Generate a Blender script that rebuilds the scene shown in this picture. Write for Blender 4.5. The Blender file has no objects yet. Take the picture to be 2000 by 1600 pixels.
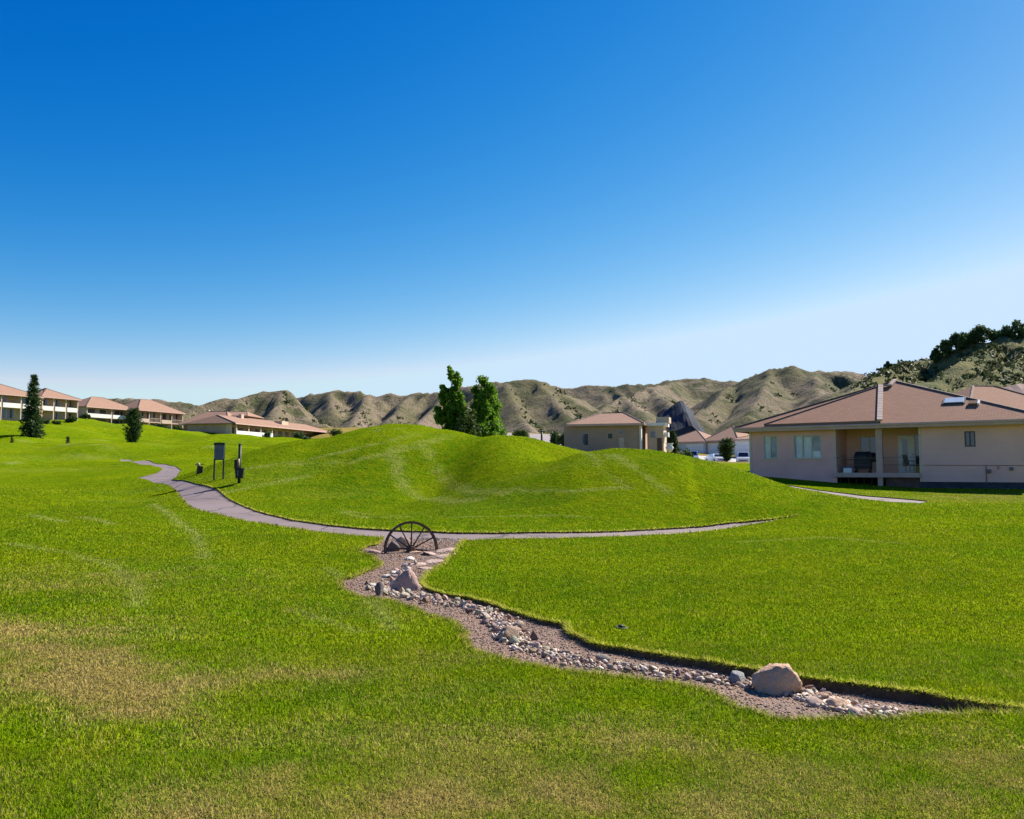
import bpy, bmesh, math, random
import numpy as np
from mathutils import Vector, Matrix, Euler
from mathutils.geometry import delaunay_2d_cdt

# ------------------------------------------------------------------ camera, sky, sun, exposure
SC = bpy.context.scene
COL = SC.collection
R = math.radians
PITCH = math.atan(120 / 1600)          # horizon a little below the middle of the frame
cam_data = bpy.data.cameras.new('camera')
cam_data.sensor_width = 36.0
cam_data.lens = 28.8
cam_data.clip_start = 0.05
cam_data.clip_end = 9000
cam = bpy.data.objects.new('camera', cam_data)
cam.location = (0, 0, 0)               # eye height is z = 0; the lawn lies about 1.65 m lower
cam.rotation_euler = (math.pi / 2 + PITCH, 0, 0)
COL.objects.link(cam)
SC.camera = cam

SUN_AZ, SUN_EL = R(54), R(41)          # azimuth measured clockwise from the viewing direction
world = bpy.data.worlds.new('World')
SC.world = world
world.use_nodes = True
wn = world.node_tree
bg = wn.nodes['Background']
sky = wn.nodes.new('ShaderNodeTexSky')
sky.sky_type = 'NISHITA'
sky.sun_disc = False
sky.sun_elevation = SUN_EL
sky.sun_rotation = SUN_AZ
sky.altitude = 700
sky.air_density = 1.0
sky.dust_density = 0.2
sky.ozone_density = 3.2
# the camera's deep-blue rendering of the sky: one response curve per channel, the same over the whole sky
sepc = wn.nodes.new('ShaderNodeSeparateColor'); cmb = wn.nodes.new('ShaderNodeCombineColor')
wn.links.new(sky.outputs[0], sepc.inputs[0])
for ch, (pw, gain, top, toe) in enumerate(((2.3, 72.0, .245, .09), (1.64, 10.6, .53, 0.0), (0.72, 5.6, .85, 0.0))):
    last = sepc.outputs[ch]
    for op, val in (('MULTIPLY', 0.1), ('SUBTRACT', toe), ('MAXIMUM', 0.0), ('MINIMUM', top), ('POWER', pw), ('MULTIPLY', gain)):
        mn = wn.nodes.new('ShaderNodeMath'); mn.operation = op
        wn.links.new(last, mn.inputs[0]); mn.inputs[1].default_value = val; last = mn.outputs[0]
    wn.links.new(last, cmb.inputs[ch])
wn.links.new(cmb.outputs[0], bg.inputs['Color'])
bg.inputs['Strength'].default_value = 0.1
sun_data = bpy.data.lights.new('sun', 'SUN')
sun_data.energy = 4.6
sun_data.angle = R(0.53)
sun_data.color = (1.0, 0.945, 0.86)
sun = bpy.data.objects.new('sun', sun_data)
sun.rotation_euler = (math.pi / 2 - SUN_EL, 0, math.pi - SUN_AZ)
COL.objects.link(sun)
vs = SC.view_settings
vs.view_transform = 'Standard'
vs.look = 'None'
vs.exposure = 1.1
vs.gamma = 1.0
vs.use_curve_mapping = False
SC.cycles.max_bounces = 6
SC.cycles.transparent_max_bounces = 12

# ------------------------------------------------------------------ helpers
rng = np.random.default_rng(7)
random.seed(7)
CT, ST = math.cos(PITCH), math.sin(PITCH)

def ray(px, py):
    u, v = (px - 1000) / 1600, (800 - py) / 1600
    return np.array([u, CT - v * ST, ST + v * CT])

def P(px, py, Y):
    d = ray(px, py)
    return d * (Y / d[1])

def vnoise(x, y, seed=0):
    xi = np.floor(x).astype(np.int64); yi = np.floor(y).astype(np.int64)
    xf = x - xi; yf = y - yi
    def h(a, b):
        n = (a * 374761393 + b * 668265263 + seed * 1442695041) & 0x7fffffff
        n = ((n ^ (n >> 13)) * 1274126177) & 0x7fffffff
        return ((n ^ (n >> 16)) & 0xffff) / 65535.0
    u = xf * xf * (3 - 2 * xf); v = yf * yf * (3 - 2 * yf)
    a = h(xi, yi) * (1 - u) + h(xi + 1, yi) * u
    b = h(xi, yi + 1) * (1 - u) + h(xi + 1, yi + 1) * u
    return a * (1 - v) + b * v

def fbm(x, y, oct=4, seed=0, gain=0.5):
    s = 0; a = 1; t = 0
    for i in range(oct):
        s = s + a * vnoise(x * 2 ** i + 17.3 * i, y * 2 ** i - 9.1 * i, seed + i)
        t += a; a *= gain
    return s / t

def ridged(x, y, oct=4, seed=0):
    s = 0; a = 1; t = 0
    for i in range(oct):
        s = s + a * (1 - np.abs(2 * vnoise(x * 2 ** i + 5.7 * i, y * 2 ** i + 3.3 * i, seed + i) - 1))
        t += a; a *= 0.5
    return s / t

def sstep(a, b, x):
    t = np.clip((x - a) / (b - a), 0, 1)
    return t * t * (3 - 2 * t)

def tag(o, label=None, cat=None, group=None, kind=None):
    if label: o['label'] = label
    if cat: o['category'] = cat
    if group: o['group'] = group
    if kind: o['kind'] = kind
    return o

def empty(name, loc=(0, 0, 0), rz=0.0, label=None, cat=None, group=None):
    o = bpy.data.objects.new(name, None)
    o.location = loc
    o.rotation_euler = (0, 0, rz)
    o.empty_display_size = 0.2
    COL.objects.link(o)
    return tag(o, label, cat, group)

def link(name, me, parent=None, mat=None):
    if mat is not None and len(me.materials) == 0:
        me.materials.append(mat)
    o = bpy.data.objects.new(name, me)
    COL.objects.link(o)
    if parent is not None:
        o.parent = parent
    return o

def copy_tree(o, parent=None):
    c = o.copy()
    COL.objects.link(c)
    if parent is not None:
        c.parent = parent
    for ch in list(o.children):
        copy_tree(ch, c)
    return c

def np_mesh(name, V, F, smooth=False):
    """V (n,3), F (m,k) with a fixed k"""
    V = np.asarray(V, dtype=np.float32); F = np.asarray(F, dtype=np.int32)
    me = bpy.data.meshes.new(name)
    m, k = F.shape
    me.vertices.add(len(V)); me.vertices.foreach_set('co', V.ravel())
    me.loops.add(m * k); me.loops.foreach_set('vertex_index', F.ravel())
    me.polygons.add(m)
    me.polygons.foreach_set('loop_start', np.arange(0, m * k, k, dtype=np.int32))
    me.polygons.foreach_set('loop_total', np.full(m, k, dtype=np.int32))
    if smooth:
        me.polygons.foreach_set('use_smooth', np.ones(m, dtype=bool))
    me.update(calc_edges=True)
    return me

def fattr(me, name, vals, domain='POINT'):
    a = me.attributes.new(name, 'FLOAT', domain)
    a.data.foreach_set('value', np.asarray(vals, dtype=np.float32))

class MB:
    """collects faces, builds one mesh object"""
    def __init__(s): s.v = []; s.f = []
    def poly(s, pts):
        b = len(s.v); s.v += [tuple(p) for p in pts]; s.f.append(tuple(range(b, b + len(pts)))); return s
    def hexa(s, p):          # p: 4 bottom + 4 top, counter-clockwise seen from above
        b = len(s.v); s.v += [tuple(q) for q in p]
        for f in ((3, 2, 1, 0), (4, 5, 6, 7), (0, 1, 5, 4), (1, 2, 6, 5), (2, 3, 7, 6), (3, 0, 4, 7)):
            s.f.append(tuple(b + i for i in f))
        return s
    def box(s, x0, x1, y0, y1, z0, z1):
        return s.hexa([(x0, y0, z0), (x1, y0, z0), (x1, y1, z0), (x0, y1, z0), (x0, y0, z1), (x1, y0, z1), (x1, y1, z1), (x0, y1, z1)])
    def tube(s, pts, r, n=8, cap=True):
        pts = [Vector(p) for p in pts]
        rs = r if isinstance(r, (list, tuple)) else [r] * len(pts)
        b = len(s.v); up = Vector((0.03, 0.05, 1)).normalized()
        for i, p in enumerate(pts):
            t = (pts[min(i + 1, len(pts) - 1)] - pts[max(i - 1, 0)]).normalized()
            a = t.cross(up)
            if a.length < 0.05: a = t.cross(Vector((1, 0, 0)))
            a.normalize(); c = a.cross(t)
            for k in range(n):
                g = 2 * math.pi * k / n
                s.v.append(tuple(p + (a * math.cos(g) + c * math.sin(g)) * rs[i]))
        for i in range(len(pts) - 1):
            for k in range(n):
                s.f.append((b + i * n + k, b + i * n + (k + 1) % n, b + (i + 1) * n + (k + 1) % n, b + (i + 1) * n + k))
        if cap:
            s.f.append(tuple(b + k for k in range(n))[::-1]); s.f.append(tuple(b + (len(pts) - 1) * n + k for k in range(n)))
        return s
    def lathe(s, prof, n=16, c=(0, 0, 0), axis='z'):
        b = len(s.v)
        for r, h in prof:
            for k in range(n):
                g = 2 * math.pi * k / n
                x, y = r * math.cos(g), r * math.sin(g)
                q = (x, y, h) if axis == 'z' else ((x, h, y) if axis == 'y' else (h, x, y))
                s.v.append((c[0] + q[0], c[1] + q[1], c[2] + q[2]))
        for i in range(len(prof) - 1):
            for k in range(n):
                s.f.append((b + i * n + k, b + i * n + (k + 1) % n, b + (i + 1) * n + (k + 1) % n, b + (i + 1) * n + k))
        s.f.append(tuple(b + k for k in range(n))[::-1]); s.f.append(tuple(b + (len(prof) - 1) * n + k for k in range(n)))
        return s
    def build(s, name, mat, parent=None, smooth=False, bevel=0, recalc=True):
        me = bpy.data.meshes.new(name)
        me.from_pydata(s.v, [], s.f)
        if recalc or bevel:
            bm = bmesh.new(); bm.from_mesh(me)
            if bevel:
                bmesh.ops.bevel(bm, geom=list(bm.edges), offset=bevel, segments=2, affect='EDGES', profile=0.7)
            bmesh.ops.recalc_face_normals(bm, faces=bm.faces)
            bm.to_mesh(me); bm.free()
        if smooth:
            me.polygons.foreach_set('use_smooth', np.ones(len(me.polygons), dtype=bool))
        me.update()
        return link(name, me, parent, mat)

# ------------------------------------------------------------------ materials
def new_mat(name):
    m = bpy.data.materials.new(name); m.use_nodes = True
    nt = m.node_tree
    b = nt.nodes['Principled BSDF']
    return m, nt, b

def node(nt, t, **kw):
    n = nt.nodes.new(t)
    for k, v in kw.items():
        if k.startswith('i_'):
            n.inputs[k[2:].replace('_', ' ')].default_value = v
        elif k.startswith('n_'):
            n.inputs[int(k[2:])].default_value = v
        else: setattr(n, k, v)
    return n

def mixc(nt, fac, a, b, mode='MIX'):
    n = nt.nodes.new('ShaderNodeMix'); n.data_type = 'RGBA'; n.blend_type = mode
    for sock, val in ((0, fac), (6, a), (7, b)):
        if hasattr(val, 'is_output') or isinstance(val, bpy.types.NodeSocket): nt.links.new(val, n.inputs[sock])
        elif sock == 0: n.inputs[0].default_value = val
        else: n.inputs[sock].default_value = (*val, 1) if len(val) == 3 else val
    return n.outputs[2]

def math_n(nt, op, a, b=None, clamp=False):
    n = nt.nodes.new('ShaderNodeMath'); n.operation = op; n.use_clamp = clamp
    for i, val in enumerate((a, b)):
        if val is None: continue
        if isinstance(val, bpy.types.NodeSocket): nt.links.new(val, n.inputs[i])
        else: n.inputs[i].default_value = val
    return n.outputs[0]

def ramp(nt, fac, stops):
    n = nt.nodes.new('ShaderNodeValToRGB')
    nt.links.new(fac, n.inputs[0])
    e = n.color_ramp.elements
    while len(e) < len(stops): e.new(0.5)
    for el, (p, c) in zip(e, stops):
        el.position = p; el.color = (*c, 1) if len(c) == 3 else c
    return n.outputs[0]

def maprange(nt, v, a, b, c=0.0, d=1.0):
    n = nt.nodes.new('ShaderNodeMapRange')
    nt.links.new(v, n.inputs[0])
    for i, q in enumerate((a, b, c, d)): n.inputs[i + 1].default_value = q
    return n.outputs[0]

def noise(nt, scale, detail=4, rough=0.55, vec=None, dist=0.0):
    n = nt.nodes.new('ShaderNodeTexNoise')
    n.inputs['Scale'].default_value = scale; n.inputs['Detail'].default_value = detail
    n.inputs['Roughness'].default_value = rough; n.inputs['Distortion'].default_value = dist
    if vec is not None: nt.links.new(vec, n.inputs['Vector'])
    return n.outputs[0]

def bump(nt, b, h, strength=0.4, dist=0.02):
    n = nt.nodes.new('ShaderNodeBump')
    n.inputs['Strength'].default_value = strength; n.inputs['Distance'].default_value = dist
    nt.links.new(h, n.inputs['Height']); nt.links.new(n.outputs[0], b.inputs['Normal'])

def wpos(nt):
    return nt.nodes.new('ShaderNodeNewGeometry').outputs['Position']

def opos(nt):
    return nt.nodes.new('ShaderNodeTexCoord').outputs['Object']

def mat_plain(name, c, rough=0.75, var=0.18, scale=3.0, bstr=0.0, bscale=40, metal=0.0, spec=0.35, alt=None):
    """base colour with soft mottling and optional fine relief"""
    m, nt, b = new_mat(name)
    p = opos(nt)
    n1 = noise(nt, scale, 6, 0.6, p)
    c2 = alt if alt else tuple(max(0, x * (1 - var * 2)) for x in c)
    c1 = tuple(min(1, x * (1 + var * 0.6)) for x in c)
    nt.links.new(mixc(nt, maprange(nt, n1, 0.3, 0.72), c1, c2), b.inputs['Base Color'])
    b.inputs['Roughness'].default_value = rough; b.inputs['Metallic'].default_value = metal
    b.inputs['Specular IOR Level'].default_value = spec
    if bstr: bump(nt, b, noise(nt, bscale, 4, 0.6, p), bstr, 0.01)
    return m
# ------------------------------------------------------------------ ground relief
CP = [(-8, 0, -1.66), (0, 0, -1.66), (8, 0, -1.66), (0, -12, -1.7), (-14, -12, -1.7), (14, -12, -1.6),
      (-60, -30, -1.5), (60, -30, -1.4), (0, -40, -1.7), (0, 6, -1.68), (-5, 7, -1.62), (6, 6.5, -1.70), (0, 11, -1.66),
      (-3, 15, -1.66), (5, 11, -1.62), (11, 12, -1.56)]
for q in [(0, 1100, 14), (0, 1000, 27), (0, 952, 42), (0, 925, 62), (0, 900, 82), (0, 868, 112), (0, 838, 142), (0, 818, 152), (60, 825, 150), (150, 829, 165),
          (-300, 800, 150), (-250, 900, 70), (-300, 980, 28),
          (200, 897, 90), (200, 862, 132), (170, 833, 184), (265, 841, 194), (355, 849, 203), (300, 905, 74), (350, 914, 62), (390, 925, 48),
          (440, 938, 42), (300, 940, 42), (375, 978, 31), (250, 960, 38), (400, 849, 184), (480, 860, 186), (560, 864, 192), (640, 846, 215),
          (470, 880, 110), (560, 900, 75), (150, 1010, 25), (300, 1010, 24), (480, 1008, 25), (620, 1036, 19.5), (780, 1044, 19), (900, 1048, 18.6),
          (1100, 1046, 18.8), (1300, 1040, 20), (1450, 1027, 21.6), (1560, 1004, 23.5), (1600, 990, 27.5), (1700, 988, 30), (1800, 981, 33),
          (1690, 972, 34), (1560, 953, 40), (1466, 924, 50), (1640, 941, 46), (1800, 952, 43), (2000, 957, 39.5), (2250, 965, 37),
          (2000, 1003, 24), (1780, 1010, 24), (1700, 1100, 13.5), (2000, 1180, 10.2), (2000, 1300, 7.0),
          (1400, 1100, 14.5), (1150, 1120, 13.3),
          (1440, 908, 78), (1400, 902, 125), (1300, 900, 120), (1190, 889, 95), (1060, 862, 132), (900, 862, 110), (760, 860, 130),
          (1500, 905, 100), (1700, 900, 90), (2000, 890, 80), (2300, 900, 70)]:
    CP.append(tuple(P(*q)))
for q in [(-260, 260, 14), (-120, 300, 15), (0, 300, 14), (120, 280, 9), (260, 240, 9), (-300, 120, 11), (300, 100, 4), (-400, 420, 18), (400, 420, 16), (0, 450, 18)]:
    CP.append(q)
CP = np.array(CP)

def _u(r2):
    return 0.5 * r2 * np.log(r2 + 1e-9)
_S = 50.0
_c = CP[:, :2] / _S
_n = len(_c)
_K = _u(((_c[:, None] - _c[None]) ** 2).sum(-1)) + 0.0004 * np.eye(_n)
_Pm = np.hstack([np.ones((_n, 1)), _c])
_A = np.block([[_K, _Pm], [_Pm.T, np.zeros((3, 3))]])
_w = np.linalg.solve(_A, np.concatenate([CP[:, 2], np.zeros(3)]))

def base_z(x, y):
    x = np.asarray(x, float); y = np.asarray(y, float)
    sh = x.shape; q = np.stack([x.ravel(), y.ravel()], 1)
    far = np.clip(np.maximum(np.abs(q[:, 0]) - 300, 0) + np.maximum(q[:, 1] - 430, 0) + np.maximum(-35 - q[:, 1], 0), 0, None)
    q = np.stack([np.clip(q[:, 0], -300, 300), np.clip(q[:, 1], -35, 430)], 1) / _S
    out = np.empty(len(q))
    for i in range(0, len(q), 20000):
        b = q[i:i + 20000]
        d = ((b[:, None] - _c[None]) ** 2).sum(-1)
        out[i:i + 20000] = _u(d) @ _w[:_n] + _w[_n] + b @ _w[_n + 1:]
    return out.reshape(sh)

def seg_near(x, y, pts, ys=1.0):
    """nearest point of a polyline: distance (y scaled) and interpolated third value"""
    best = np.full(x.shape, 1e9); val = np.zeros(x.shape)
    for a, b in zip(pts[:-1], pts[1:]):
        dx, dy = b[0] - a[0], (b[1] - a[1]) * ys
        L = dx * dx + dy * dy + 1e-9
        t = np.clip(((x - a[0]) * dx + (y - a[1]) * ys * dy) / L, 0, 1)
        d = np.hypot(x - a[0] - t * dx, (y - a[1]) * ys - t * dy)
        k = d < best
        best = np.where(k, d, best); val = np.where(k, a[2] + t * (b[2] - a[2]), val)
    return best, val

MOUNDS = [
    ([(635, 854, 43), (700, 835, 43.5), (760, 826, 44), (815, 829, 43), (850, 837, 42.5)], 8.6, 0.6, .8),
    ([(905, 845, 40), (965, 843, 39), (1030, 852, 38.5), (1090, 869, 38), (1140, 882, 37.5)], 7.2, 0.7, 1.0),
    ([(970, 858, 36.5), (995, 880, 33), (1045, 912, 28.5)], 4.4, 1.0, 1.0),
    ([(1050, 900, 31.5), (1125, 882, 31), (1200, 875, 31), (1270, 879, 31), (1330, 888, 31), (1400, 904, 30), (1460, 924, 29), (1520, 945, 28), (1580, 968, 27)], 6.2, 0.6, 1.25),
]
_mr = []
for pts, rad, ys, yb in MOUNDS:
    w = [P(*p) for p in pts]
    w = [(a[0], a[1], a[2] - float(base_z(a[0], a[1]))) for a in w]
    _mr.append((w, rad, ys, yb))

_gul = [([tuple(P(888, 852, 40)), tuple(P(880, 900, 34)), tuple(P(862, 955, 27.5))], .42, 2.1), ([tuple(P(1090, 905, 35)), tuple(P(1030, 925, 30)), tuple(P(990, 975, 25))], .2, 1.8)]

def ground(x, y):
    x = np.asarray(x, float); y = np.asarray(y, float)
    z = base_z(x, y)
    acc = np.zeros_like(z)
    for w, rad, ys, yb in _mr:
        d, h = seg_near(x, y, w, ys)
        _, yr = seg_near(x, y, [(q[0], q[1], q[1]) for q in w], ys)
        d = d * (1 + (yb / ys - 1) * sstep(-1.5, 2.5, y - yr))
        r = np.clip(d / rad, 0, 1)
        acc = acc + (np.maximum(h, 0) * (1 - r * r) ** 2) ** 9
    z = z + acc ** (1 / 9)
    for w_, dep, wid in _gul:
        d, _ = seg_near(x, y, w_)
        z = z - dep * np.exp(-(d / wid) ** 2)
    dist = np.hypot(x, y)
    z = z + 0.07 * (fbm(x / 2.6, y / 2.6, 3, 11) - 0.5) * sstep(2, 10, dist) + (3.2 * (fbm(x / 17, y / 17, 3, 5) - 0.5) + 1.3 * (fbm(x / 7, y / 9, 2, 15) - 0.5)) * sstep(52, 100, dist) * sstep(-8, -22, x)
    z = z + 0.55 * (fbm(x / 7.5 + 3.3, y / 9, 2, 6) - 0.5) * sstep(9, 22, dist) * sstep(-3, -11, x) * sstep(60, 40, dist)
    return z

def g1(x, y): return float(ground(np.array([x]), np.array([y]))[0])

def hit(px, py, y0=2.5, y1=260.0):
    """where the sight line through a pixel first meets the ground"""
    d = ray(px, py); ys = np.concatenate([np.arange(y0, 60, 0.04), np.arange(60, y1, 0.25)])
    X = d[0] / d[1] * ys; Z = d[2] / d[1] * ys
    g = ground(X, ys)
    k = np.argmax(Z <= g)
    if Z[k] > g[k]: k = len(ys) - 1
    return np.array([X[k], ys[k]])

def smooth_poly(pts, step=0.12, closed=True, jit=0.0, seed=3):
    pts = np.asarray(pts, float); n = len(pts); out = []
    rg = n if closed else n - 1
    for i in range(rg):
        if closed: p0, p1, p2, p3 = pts[i - 1], pts[i], pts[(i + 1) % n], pts[(i + 2) % n]
        else: p0, p1, p2, p3 = pts[max(i - 1, 0)], pts[i], pts[i + 1], pts[min(i + 2, n - 1)]
        L = np.linalg.norm(p2 - p1); st = max(step, 0.009 * p1[1])
        k = max(1, int(L / st))
        for j in range(k):
            t = j / k
            q = 0.5 * ((2 * p1) + (-p0 + p2) * t + (2 * p0 - 5 * p1 + 4 * p2 - p3) * t * t + (-p0 + 3 * p1 - 3 * p2 + p3) * t ** 3)
            # keep the curve near its chord where the control points are very uneven
            c = p1 + (p2 - p1) * t
            out.append(0.65 * q + 0.35 * c)
    if not closed: out.append(pts[-1])
    out = np.array(out)
    if jit:
        out = out + jit * np.stack([fbm(out[:, 0] * 5, out[:, 1] * 5, 3, seed) - 0.5, fbm(out[:, 0] * 5 + 40, out[:, 1] * 5, 3, seed) - 0.5], 1) * 2
    return out

def inside(x, y, poly):
    sh = np.shape(x); x = np.ravel(x); y = np.ravel(y)
    o = np.argsort(y, kind='stable'); xs, ys = x[o], y[o]
    c = np.zeros(len(xs), bool); n = len(poly)
    lo = np.searchsorted(ys, np.minimum(poly[:, 1], np.roll(poly[:, 1], 1)), 'left'); hi = np.searchsorted(ys, np.maximum(poly[:, 1], np.roll(poly[:, 1], 1)), 'left')
    for i in range(n):
        if lo[i] == hi[i]: continue
        x0, y0 = poly[i - 1]; x1, y1 = poly[i]
        k = slice(lo[i], hi[i])
        c[k] ^= xs[k] < (x1 - x0) * (ys[k] - y0) / (y1 - y0) + x0
    out = np.empty(len(xs), bool); out[o] = c
    return out.reshape(sh)

def edge_dist(x, y, poly):
    best = np.full(x.shape, 1e9); n = len(poly)
    for i in range(n):
        x0, y0 = poly[i - 1]; x1, y1 = poly[i]
        dx, dy = x1 - x0, y1 - y0; L = dx * dx + dy * dy + 1e-12
        t = np.clip(((x - x0) * dx + (y - y0) * dy) / L, 0, 1)
        best = np.minimum(best, np.hypot(x - x0 - t * dx, y - y0 - t * dy))
    return best

CREEK_PX = [(703, 1074), (714, 1067), (738, 1063), (748, 1050), (800, 1049), (860, 1049), (905, 1052), (899, 1066), (892, 1080), (868, 1101), (838, 1122), (828, 1135), (832, 1147), (860, 1158), (900, 1165),
            (948, 1174), (992, 1191), (1046, 1206), (1104, 1221), (1127, 1242), (1166, 1259), (1231, 1271), (1322, 1284), (1387, 1295), (1450, 1306),
            (1570, 1323), (1630, 1331), (1720, 1343), (1810, 1354), (1880, 1366), (1960, 1380), (2040, 1388), (2060, 1394), (1960, 1396), (1855, 1397), (1780, 1404), (1690, 1408), (1600, 1409),
            (1528, 1407), (1462, 1387), (1390, 1362), (1318, 1337), (1270, 1330), (1192, 1320), (1088, 1311), (1026, 1299), (971, 1286), (932, 1274), (909, 1259), (905, 1235),
            (886, 1219), (860, 1210), (820, 1196), (780, 1181), (740, 1172), (700, 1167), (670, 1153), (658, 1138), (700, 1122), (740, 1106), (732, 1094), (722, 1086), (708, 1081)]
PATH_PX = [(1560, 1007), (1480, 1016), (1400, 1024), (1300, 1032), (1200, 1037), (1100, 1039), (1000, 1040), (900, 1040), (850, 1038), (780, 1036), (700, 1031), (650, 1026), (600, 1019), (550, 1010),
           (500, 997), (470, 985), (445, 972), (435, 963), (425, 956), (405, 949), (380, 944), (338, 937), (348, 927), (354, 918), (345, 911), (325, 907), (300, 904), (260, 900), (205, 895),
           (206, 897), (260, 903), (296, 909), (316, 915), (308, 923), (285, 929), (268, 934), (290, 938), (320, 945), (340, 955), (352, 970), (362, 983), (375, 992), (400, 1000), (445, 1010), (490, 1020),
           (550, 1029), (610, 1038), (670, 1044), (740, 1050), (760, 1053), (880, 1056), (919, 1056), (975, 1053), (1087, 1052), (1237, 1047), (1350, 1041), (1420, 1033), (1480, 1023)]
WALK_PX = [(1525, 944.5), (1600, 957), (1680, 967), (1750, 973), (1810, 978.5), (1795, 983), (1740, 980.5), (1680, 974), (1610, 962.5), (1540, 950)]
CREEK = smooth_poly([hit(*p) for p in CREEK_PX], 0.05, jit=0.075)
PATH = smooth_poly([hit(*p) for p in PATH_PX], 0.15, jit=0.03, seed=9)
WALK = smooth_poly([hit(*p) for p in WALK_PX], 0.3, jit=0.02)

# triangulate the whole ground with the outlines of path and creek as fixed edges
pts = []
Y = 2.2
while Y < 430:
    st = min(max(0.085, (0.0145 if not 20 < Y < 48 else 0.0095) * Y), 5)
    half = 0.78 * Y + 10
    fine = 0.72 * Y + 2.5
    xs = np.arange(-fine, fine, st * 1.25)
    co = np.concatenate([np.arange(-half, -fine, st * 4), np.arange(fine, half, st * 4)])
    xs = np.concatenate([xs, co])
    pts.append(np.stack([xs + rng.uniform(-.3, .3, len(xs)) * st, np.full(len(xs), Y) + rng.uniform(-.3, .3, len(xs)) * st], 1))
    Y += st
gx, gy = np.meshgrid(np.arange(-420, 421, 12.0), np.arange(-120, 560, 12.0))
gq = np.stack([gx.ravel(), gy.ravel()], 1)
gq = gq[(np.abs(gq[:, 0]) > 0.78 * gq[:, 1] + 12) | (gq[:, 1] < 2) | (gq[:, 1] > 430)]
pts.append(gq)
g2 = np.array([(a, b) for a in np.arange(-8, 8.1, 0.5) for b in np.arange(-6, 2.1, 0.5)])
pts.append(g2)
pts.append(np.array([(a, b) for a in (-4500, -1800, -800, 800, 1800, 4500) for b in (-4000, -1500, -500, 0, 500, 1200, 2500, 5000)]
                    + [(a, b) for a in (-300, 0, 300) for b in (-4000, -1500, -500, 1200, 2500, 5000)], float))
pts = np.concatenate(pts)
keep = np.ones(len(pts), bool)
for poly in (CREEK, PATH, WALK):
    lo, hi = poly.min(0) - 3, poly.max(0) + 3
    k = np.where((pts[:, 0] > lo[0]) & (pts[:, 0] < hi[0]) & (pts[:, 1] > lo[1]) & (pts[:, 1] < hi[1]))[0]
    d = edge_dist(pts[k, 0], pts[k, 1], poly)
    keep[k[d < np.minimum(0.006 * pts[k, 1] + 0.012, 0.25)]] = False
pts = pts[keep]
vin = [Vector((float(a), float(b))) for a, b in pts]
ein = []
for poly in (CREEK, PATH, WALK):
    b = len(vin)
    vin += [Vector((float(a), float(c))) for a, c in poly]
    ein += [(b + i, b + (i + 1) % len(poly)) for i in range(len(poly))]
vo, eo, fo, _, _, _ = delaunay_2d_cdt(vin, ein, [], 0, 1e-5)
V2 = np.array([(v[0], v[1]) for v in vo])
F3 = np.array([f for f in fo if len(f) == 3])
cen = V2[F3].mean(1)
in_path = inside(cen[:, 0], cen[:, 1], PATH) | inside(cen[:, 0], cen[:, 1], WALK)
in_creek = inside(cen[:, 0], cen[:, 1], CREEK) & ~in_path
VZ = ground(V2[:, 0], V2[:, 1])

# how dry or worn the turf is (a property of the grass itself)
def ell(x, y, px, py, rx, ry):
    c = hit(px, py)
    return np.exp(-(((x - c[0]) / rx) ** 2 + ((y - c[1]) / ry) ** 2))
DRYS = [(40, 1235, 1.3, .9, 1.0), (110, 1275, .9, .5, 1.1), (160, 1315, .8, .45, 1.25), (230, 1355, .5, .35, 1.25), (260, 1392, .4, .25, .9), (60, 1330, .7, .5, .8), (480, 1310, .6, .4, .4), (600, 1322, .5, .25, .45), (380, 1345, .4, .3, .45),
        (480, 1520, .8, .3, .55), (1060, 1440, 1.6, .28, .4), (1280, 1480, 1.2, .4, .35), (300, 1590, .6, .25, .45), (1200, 1560, 1.5, .4, .4), (1750, 1530, 1.1, .45, .35), (800, 1590, 1.2, .3, .4), (1400, 1590, 1.2, .3, .4),
        (200, 1130, 2.2, 1.8, .4), (740, 1200, .9, .8, .25), (1980, 970, 6, 3, .7), (880, 1290, .9, .35, .3), (1990, 1560, .6, .5, .4)]
DRY_C = [(hit(a, b), rx, ry, s) for a, b, rx, ry, s in DRYS]
TRACKS = [([(760, 878), (830, 862), (868, 851)], .22), ([(470, 918), (560, 905), (660, 885), (760, 864), (830, 848), (880, 850)], .25), ([(560, 906), (690, 902), (770, 885), (840, 866), (880, 851)], .22),
          ([(765, 886), (775, 905), (778, 930), (795, 960), (830, 977), (880, 980), (940, 976)], .30), ([(830, 872), (850, 910), (880, 945), (920, 962), (990, 964)], .26),
          ([(668, 997), (730, 1006), (820, 1003)], .22), ([(668, 1001), (720, 1012), (800, 1010)], .2), ([(1110, 893), (1180, 925), (1230, 955)], .18), ([(1180, 888), (1240, 915), (1310, 965)], .18),
          ([(1200, 887), (1255, 925)], .16), ([(430, 965), (500, 950), (600, 930)], .3), ([(735, 836), (745, 852)], .15), ([(775, 836), (800, 852)], .15), ([(160, 1010), (220, 1025)], .2), ([(60, 1005), (130, 1020)], .2), ([(20, 1062), (130, 1080), (230, 1110), (270, 1150), (265, 1185)], .16), ([(640, 1110), (700, 1150), (740, 1190), (765, 1230)], .14), ([(560, 1190), (640, 1215), (700, 1235)], .1), ([(300, 985), (380, 1040), (400, 1090)], .2), ([(20, 905), (120, 895), (260, 893)], .6), ([(30, 850), (130, 868), (230, 880)], .5), ([(200, 860), (300, 868), (420, 872)], .5), ([(1450, 1060), (1600, 1050), (1760, 1062)], .16), ([(1000, 955), (1120, 962), (1240, 950)], .14), ([(880, 1010), (1000, 1008), (1150, 1012)], .12)]
TRK = [([tuple(hit(*q)) + (0,) for q in pl], wd) for pl, wd in TRACKS]

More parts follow.
